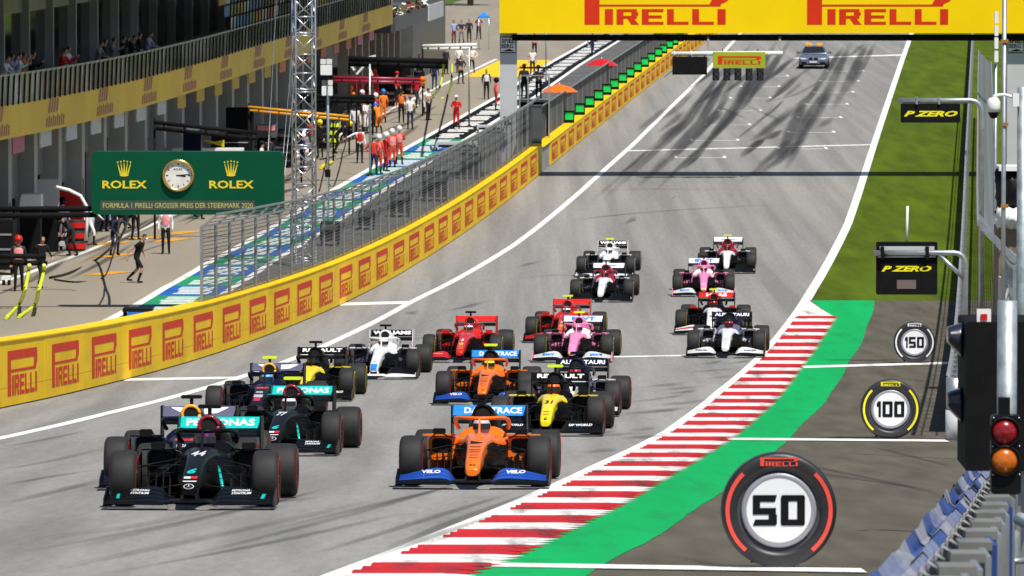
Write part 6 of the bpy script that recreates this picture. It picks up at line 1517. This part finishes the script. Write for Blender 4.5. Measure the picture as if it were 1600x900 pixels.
cab('pit_trolley', 'dark trolley at the far left edge', 'trolley', -8, 345, 20, 430, -11.0, M_BLKM, 1.0, stripe=[(.4, .44, M_STEEL), (.7, .74, M_STEEL)])
cab('white_crate', 'white crate on the ground near the yellow hoses', 'crate', 2, 432, 16, 446, -9.5, M_WHT, .5)
cab('grey_case', 'low grey case lying left of the jack trolley', 'case', 92, 378, 107, 392, -9.2, M_LGREY, .6)
cab('monitor_cart', 'black cart by the fence behind the yellow wall', 'cart', 191, 482, 238, 497, -2.3, M_BLK, .8)
for lb, x0, y0, x1, y1, off in (('silver canopy with pink end behind the tall fence', 680, 222, 748, 236, -1.9), ('grey pit stand roof behind the fence near the post', 745, 196, 790, 208, -1.9)): cab('pit_stand', lb, 'stand', x0, y0, x1, y1, off, M_LGREY, 1.0, stripe=[(.0, .5, M_BLK)])
for i, (x0, y0, x1, y1) in enumerate(((610, 300, 640, 340), (660, 268, 700, 315), (720, 240, 752, 280), (560, 330, 585, 360), (500, 348, 530, 385))):
    cab('timing_stand', ['dark timing stand behind the fence, middle one', 'dark timing stand behind the fence below the silver canopy', 'dark timing stand behind the fence, farthest one', 'small dark timing stand behind the fence', 'dark timing stand nearest the lattice tower'][i], 'stand', x0, y0, x1, y1, -1.7, M_BLKM, 1.2, stripe=[(.6, .9, M_DGREY)])
# sign trestles and lamp mast
YL = yoff(512, -6.0); A = lambda x, y, dy=0.: at(x, y, YL) + Vector((0, dy, 0))
lm = thing('lamp_mast', 'slim mast carrying square white floodlights beside the lattice tower', 'lamp', (A(512, 0).x, YL, gz(YL)))
MB().tube([(A(512, 0).x, YL, gz(YL) - .05), A(512, 92)], .06, 10).build('mast', M_ALU, lm, world=True)
for x0, y0, x1, y1, m in ((501, 92, 509.5, 100, P['cream']), (510.5, 92, 519, 100, P['cream']), (501, 101, 519, 117, M_WHT), (503, 125, 510, 133, M_DGREY), (513, 125, 520, 133, P['cream']), (503, 134, 510, 149, M_WHT), (513, 134, 520, 149, M_WHT)):
    a, b = A(x0, y1), A(x1, y0); MB().prism(rrect(a.x, a.z, b.x, b.z, .03), YL - .25, YL - .1, 'y').build('floodlight', m, lm, world=True)
MB().box(A(512, 120), (.5, .2, .1)).build('cross_arm', M_BLK, lm, world=True); MB().box(A(512, 271), (.22, .2, .3)).build('control_box', M_BLK, lm, world=True)
for px, lb, yb in ((578, 'thin grey pole beside the marshal group', 275), (733, 'thin grey pole left of the gantry pylon', 198), (853, 'thin grey pole beyond the gantry', 130)):
    q = gp(px, yb); t = thing('slim_pole', lb, 'pole', q); h = 175 / FPX * q.y if px == 578 else 4.2
    MB().tube([(0, 0, -.05), (0, 0, h)], .045, 8).build('tube', M_STEEL, t); MB().lathe([(.2, 0), (.2, .04), (.06, .08)], 12, (0, 0, 0), 'z').build('foot', M_BLK, t)
# cables, hoses
def hose(name, label, cat, pts, r_, mat):
    """pts: (px, py, distance or None for on the ground)"""
    q = [gp(x, y) + Vector((0, 0, r_)) if Y is None else at(x, y, Y) for x, y, Y in pts]; P_ = []
    n = len(q)
    for i in range(n - 1):
        p0, p1, p2, p3 = q[max(i - 1, 0)], q[i], q[i + 1], q[min(i + 2, n - 1)]
        for k in range(6):
            t = k / 6; P_.append(.5 * ((2 * p1) + (p2 - p0) * t + (2 * p0 - 5 * p1 + 4 * p2 - p3) * t * t + (3 * p1 - p0 - 3 * p2 + p3) * t ** 3))
    P_.append(q[-1]); o = MB().tube(P_, r_, 6).build(name, mat); return tag(o, label, cat)
M_HY = pm('hose_yellow', (.62, .70, .02), .5)
Yh = yoff(40, -9)
hose('air_hose', 'yellow air hose hanging beside the red-helmeted person, left one', 'hose', [(46, 414, Yh), (44, 428, Yh), (38, 455, Yh - 3), (30, 478, None), (10, 500, None)], .06, M_HY)
hose('air_hose', 'yellow air hose hanging by the person in black overalls, right one', 'hose', [(69, 414, Yh), (67, 430, Yh), (60, 455, Yh - 3), (54, 480, None), (30, 498, None)], .06, M_HY)
Yk_ = yoff(180, -8)
hose('power_cable', 'thick black cable drooping from the green sign', 'cable', [(203, 338, RY + .4), (197, 352, RY + 6), (183, 378, RY + 12), (150, 408, None), (110, 428, None), (78, 436, None)], .045, M_BLK)
hose('power_cable', 'thin black cable hanging right of the thick one', 'cable', [(186, 338, RY + .4), (184, 365, RY + 6), (176, 400, RY + 10), (160, 436, None), (120, 442, None), (85, 438, None)], .03, M_BLK)
hose('power_cable', 'black cable looping below the orange pipes', 'cable', [(540, 180, yoff(540, -8)), (541, 215, yoff(540, -8)), (535, 240, None), (520, 246, None), (500, 250, None)], .035, M_BLK)
hose('power_cable', 'black cable looping left of the lamp mast', 'cable', [(527, 182, yoff(527, -8)), (521, 210, yoff(527, -8)), (512, 235, None), (495, 248, None)], .035, M_BLK)
hose('air_hose', 'yellow and black hose hanging from the black boom', 'hose', [(693, 98, yoff(690, -6)), (691, 122, yoff(690, -6)), (684, 142, yoff(690, -6)), (675, 152, None)], .06, M_HY)
hose('air_hose', 'yellow hose hanging near the person in dark overalls', 'hose', [(706, 100, yoff(704, -6)), (705, 130, yoff(704, -6)), (700, 148, None), (690, 156, None)], .06, M_HY)
hose('air_hose', 'yellow hose lying on the lane by the lamp mast', 'hose', [(502, 265, None), (510, 260, None), (518, 257, None)], .10, pm('hose_bright', (.75, .62, .02), .5))
# umbrellas on the far pit wall
def umbrella(px, py, Y, r_, mat, label):
    c = at(px, py, Y); t = thing('umbrella', label, 'umbrella', (c.x, Y, gz(Y))); h = c.z - gz(Y)
    n = 12
    for k in range(n):
        a0, a1 = 2 * math.pi * k / n, 2 * math.pi * (k + 1) / n; mb = MB(); mb.add([(0, 0, h), (r_ * .6 * math.cos(a0), r_ * .6 * math.sin(a0), h - r_ * .16), (r_ * .6 * math.cos(a1), r_ * .6 * math.sin(a1), h - r_ * .16), (r_ * math.cos(a0), r_ * math.sin(a0), h - r_ * .42), (r_ * math.cos(a1), r_ * math.sin(a1), h - r_ * .42)], [(0, 1, 2), (1, 3, 4, 2)], 0, True); mb.build('gore', mat, t)
    MB().tube([(0, 0, 0), (0, 0, h + .05)], .03, 8).build('stick', M_ALU, t)
umbrella(874, 131, wall_y_at(885) + 6, .95, P['orange'], 'orange umbrella behind the far pit wall fence'); umbrella(940, 91, wall_y_at(950) + 8, .95, P['red'], 'red umbrella farther along the pit wall')
# marshal post between the wall sections
YM = 288.0; A = lambda x, y, dy=0.: at(x, y, YM) + Vector((0, dy, 0))
mp_ = thing('marshal_post', 'open white-framed marshal post beside the gantry pylon', 'platform', (A(830, 200).x, YM, gz(YM)))
for x in (812, 825, 858):
    MB().bar((A(x, 0).x, YM, gz(YM) - .05), A(x, 118), .07, .07, up=(0, 1, 0)).build('post', M_ALU, mp_, world=True)
for y in (118, 155): MB().bar(A(812, y), A(859, y), .06, .06).build('rail', M_ALU, mp_, world=True)
MB().bar(A(812, 106, .2), A(862, 106, .2), .4, .08).build('roof_beam', M_BLK, mp_, world=True); MB().box(A(836, 158, .8), (A(859, 0).x - A(812, 0).x, 1.6, .08)).build('deck', M_DGREY, mp_, world=True)
MB().box(A(836, 200, 1.4), (A(859, 0).x - A(812, 0).x, .06, 2.4)).build('back_panel', M_BLKM, mp_, world=True)
zd = A(836, 158).z + .04
person(Vector((A(819, 0).x, YM + .7, zd)), 'stand', 'dark', 'black', 'marshal in dark clothes on the marshal post, left', R(10), hat=('cap', 'black'), scale=.95); person(Vector((A(842, 0).x, YM + .7, zd)), 'rail', 'grey', 'black', 'marshal in grey on the marshal post, right', R(-10), hat=('cap', 'black'), scale=.95)
# floodlight bolted to the pylon
o = MB(); c = at(791, 186, GY - .1); o.box((0, 0, 0), (.26, .2, .22)); o.box((.06, -.05, -.2), (.3, .2, .14)); o.bar((0, .1, 0), (0, .45, 0), .05, .05); o = o.build('floodlight', M_BLK); o.location = c; tag(o, 'small black floodlight fixed low on the gantry pylon', 'lamp')
# far blue canopy, far fence and a tree behind it
cn = thing('blue_canopy', 'small blue canopy at the far end of the pit lane', 'canopy', (at(756, 12, 440).x, 440, gz(440)))
MB().loft([[(-.4, -.5, 2.3), (.4, -.5, 2.3), (.4, .5, 2.3), (-.4, .5, 2.3)], [(-.4, -.5, 2.4), (.4, -.5, 2.4), (.4, .5, 2.4), (-.4, .5, 2.4)], [(-.02, -.02, 2.7), (.02, -.02, 2.7), (.02, .02, 2.7), (-.02, .02, 2.7)]], smooth=False).build('roof', P['fblue'], cn)
for sx in (-.36, .36):
    for sy in (-.45, .45): MB().tube([(sx, sy, -.02), (sx, sy, 2.32)], .025, 6).build('leg', M_ALU, cn)
def tree(px, Y, h, seed, label):
    x = (px - 800) / FPX * Y; t = thing('tree', label, 'tree', (x, Y, gz(Y)), 0, 'trees behind the paddock'); rr2 = random.Random(seed); mb = MB()
    mb.tube([(0, 0, -.2), (.1, 0, h * .4), (.0, .1, h * .8)], [.3, .2, .06], 8)
    for k in range(6): a = rr2.uniform(0, 6.28); mb.tube([(0, 0, h * (.35 + .07 * k)), (math.cos(a) * h * .2, math.sin(a) * h * .2, h * (.5 + .07 * k))], [.1, .03], 6)
    mb.build('trunk', pm('bark', (.10, .075, .05), .9), t); mb = MB()
    for k in range(2600):
        u = rr2.random(); a = rr2.uniform(0, 6.28); rad = h * .28 * math.sqrt(rr2.random()) * (1 - .5 * abs(u - .4)); cz = h * (.3 + .72 * u); c = Vector((math.cos(a) * rad, math.sin(a) * rad, cz)); s_ = rr2.uniform(.12, .28)
        d1 = Vector((rr2.uniform(-1, 1), rr2.uniform(-1, 1), rr2.uniform(-1, 1))).normalized() * s_; d2 = d1.cross(Vector((rr2.uniform(-1, 1), rr2.uniform(-1, 1), 1))).normalized() * s_ * .6
        mb.add([c - d1, c + d2, c + d1, c - d2], [(0, 1, 2, 3)])
    mb.build('crown', pm('tree_leaf', (.06, .11, .02), .6, 0, .4, 1.5), t)
tree(735, 560, 13, 1, 'green tree top showing beside the far concrete block'); tree(760, 585, 12, 2, 'green tree behind the far blue canopy')

# stacks of tyres and more crew along the garage fronts
def tyre_stack(px, py, n, col, label):
    c = gp(px, py); t = thing('tyre_stack', label, 'tyres', c, 0, 'tyre stacks outside the garages')
    for k in range(n):
        o = MB().lathe([(.17, -.17), (.29, -.19), (.325, -.14), (.335, 0), (.325, .14), (.29, .19), (.17, .17), (.17, -.17)], 18, (0, 0, .19 + k * .385), 'z').build('tyre', M_TYRE, t)
        MB().lathe([(.34, -.1), (.345, 0), (.34, .1)], 18, (0, 0, .19 + k * .385), 'z').build('warmer', col, o)
    return t
for i, (px, py, n, c, lb) in enumerate([(120, 392, 3, 'red', 'tyre stack in red warmers right of the curved red panel'), (12, 418, 3, 'black', 'black tyre stack by the left picture edge'), (445, 262, 4, 'black', 'black tyre stack left of the lattice tower'), (432, 268, 3, 'navy', 'navy tyre stack beside the black one left of the tower'), (505, 232, 4, 'black', 'black tyre stack right of the lattice tower'), (520, 225, 3, 'fluo', 'yellow-wrapped tyre stack right of the tower'), (548, 212, 3, 'black', 'black tyre stack beside the orange mechanics'), (578, 172, 3, 'red', 'red-wrapped tyre stack under the dark red boom'), (608, 166, 2, 'black', 'low black tyre stack beneath the red boom'), (640, 148, 3, 'black', 'black tyre stack below the black tent'), (655, 140, 3, 'navy', 'navy tyre stack right of the black tent')]): tyre_stack(px, py, n, P[c], lb)
for px, py, pose, top, legs, rot, hat, lb in [(455, 254, 'stoop', 'white', 'white', 60, ('helmet', 'white'), 'mechanic in white overalls bending left of the lattice tower'), (420, 272, 'stand', 'dark', 'black', 20, ('cap', 'black'), 'crew member in dark kit behind the green sign end'), (500, 246, 'stand', 'black', 'black', -20, ('helmet', 'yellow'), 'mechanic in black with yellow helmet right of the tower'), (525, 240, 'stoop', 'black', 'black', 80, ('helmet', 'yellow'), 'stooping mechanic in black with yellow helmet'), (537, 222, 'walk', 'dark', 'black', 40, ('cap', 'black'), 'crew member in dark kit walking by the yellow tyres'), (555, 218, 'stand', 'white', 'grey', 10, ('cap', 'black'), 'crew member in white shirt by the dark trolley'), (548, 186, 'stand', 'orange', 'dark', 0, ('helmet', 'orange'), 'mechanic in orange top and helmet behind the trolley'), (572, 160, 'stoop', 'red', 'red', 70, ('helmet', 'red'), 'mechanic in red bending at the red trolley'), (560, 152, 'stand', 'red', 'red', 30, ('helmet', 'white'), 'mechanic in red with white helmet near the red trolley'), (620, 160, 'stand', 'red', 'black', 60, ('cap', 'red'), 'crew member in red top below the boom tip'), (640, 132, 'stand', 'navy', 'navy', 10, None, 'crew member in navy in front of the black tent'), (655, 128, 'folded', 'dark', 'black', 0, None, 'crew member in dark kit right of the black tent'), (112, 400, 'stoop', 'dark', 'dark', -40, ('helmet', 'black'), 'stooping crew member in dark kit in front of the red panel'), (45, 392, 'stand', 'maroon', 'black', 0, ('cap', 'black'), 'crew member in maroon before the tool rack')]:
    pp(px, py, pose, top, legs, lb, R(rot), hat=hat)

ORD = ['first', 'second', 'third', 'fourth', 'fifth', 'sixth', 'seventh', 'eighth', 'ninth', 'tenth', 'eleventh', 'twelfth', 'thirteenth', 'fourteenth', 'fifteenth', 'sixteenth', 'seventeenth', 'eighteenth']
rc = random.Random(21)
for k in range(18):
    Y = 222 + k * 7.2 + rc.uniform(-2, 2); off = rc.uniform(-13.6, -10.5); top, legs, nm = rc.choice([('dark', 'black', 'dark kit'), ('white', 'white', 'white overalls'), ('red', 'dark', 'a red top'), ('black', 'black', 'black overalls'), ('white', 'black', 'a white shirt'), ('navy', 'navy', 'navy overalls')])
    person(Vector((wallx(Y) + off, Y, gz(Y))), rc.choice(['stand', 'folded', 'stoop', 'walk', 'hips']), top, legs, f'crew member in {nm} before the garages, {ORD[k]} along from the left', R(rc.uniform(-60, 120)), hat=rc.choice([('helmet', 'white'), ('cap', 'black'), ('helmet', 'black'), None]), group='crew before the garages')
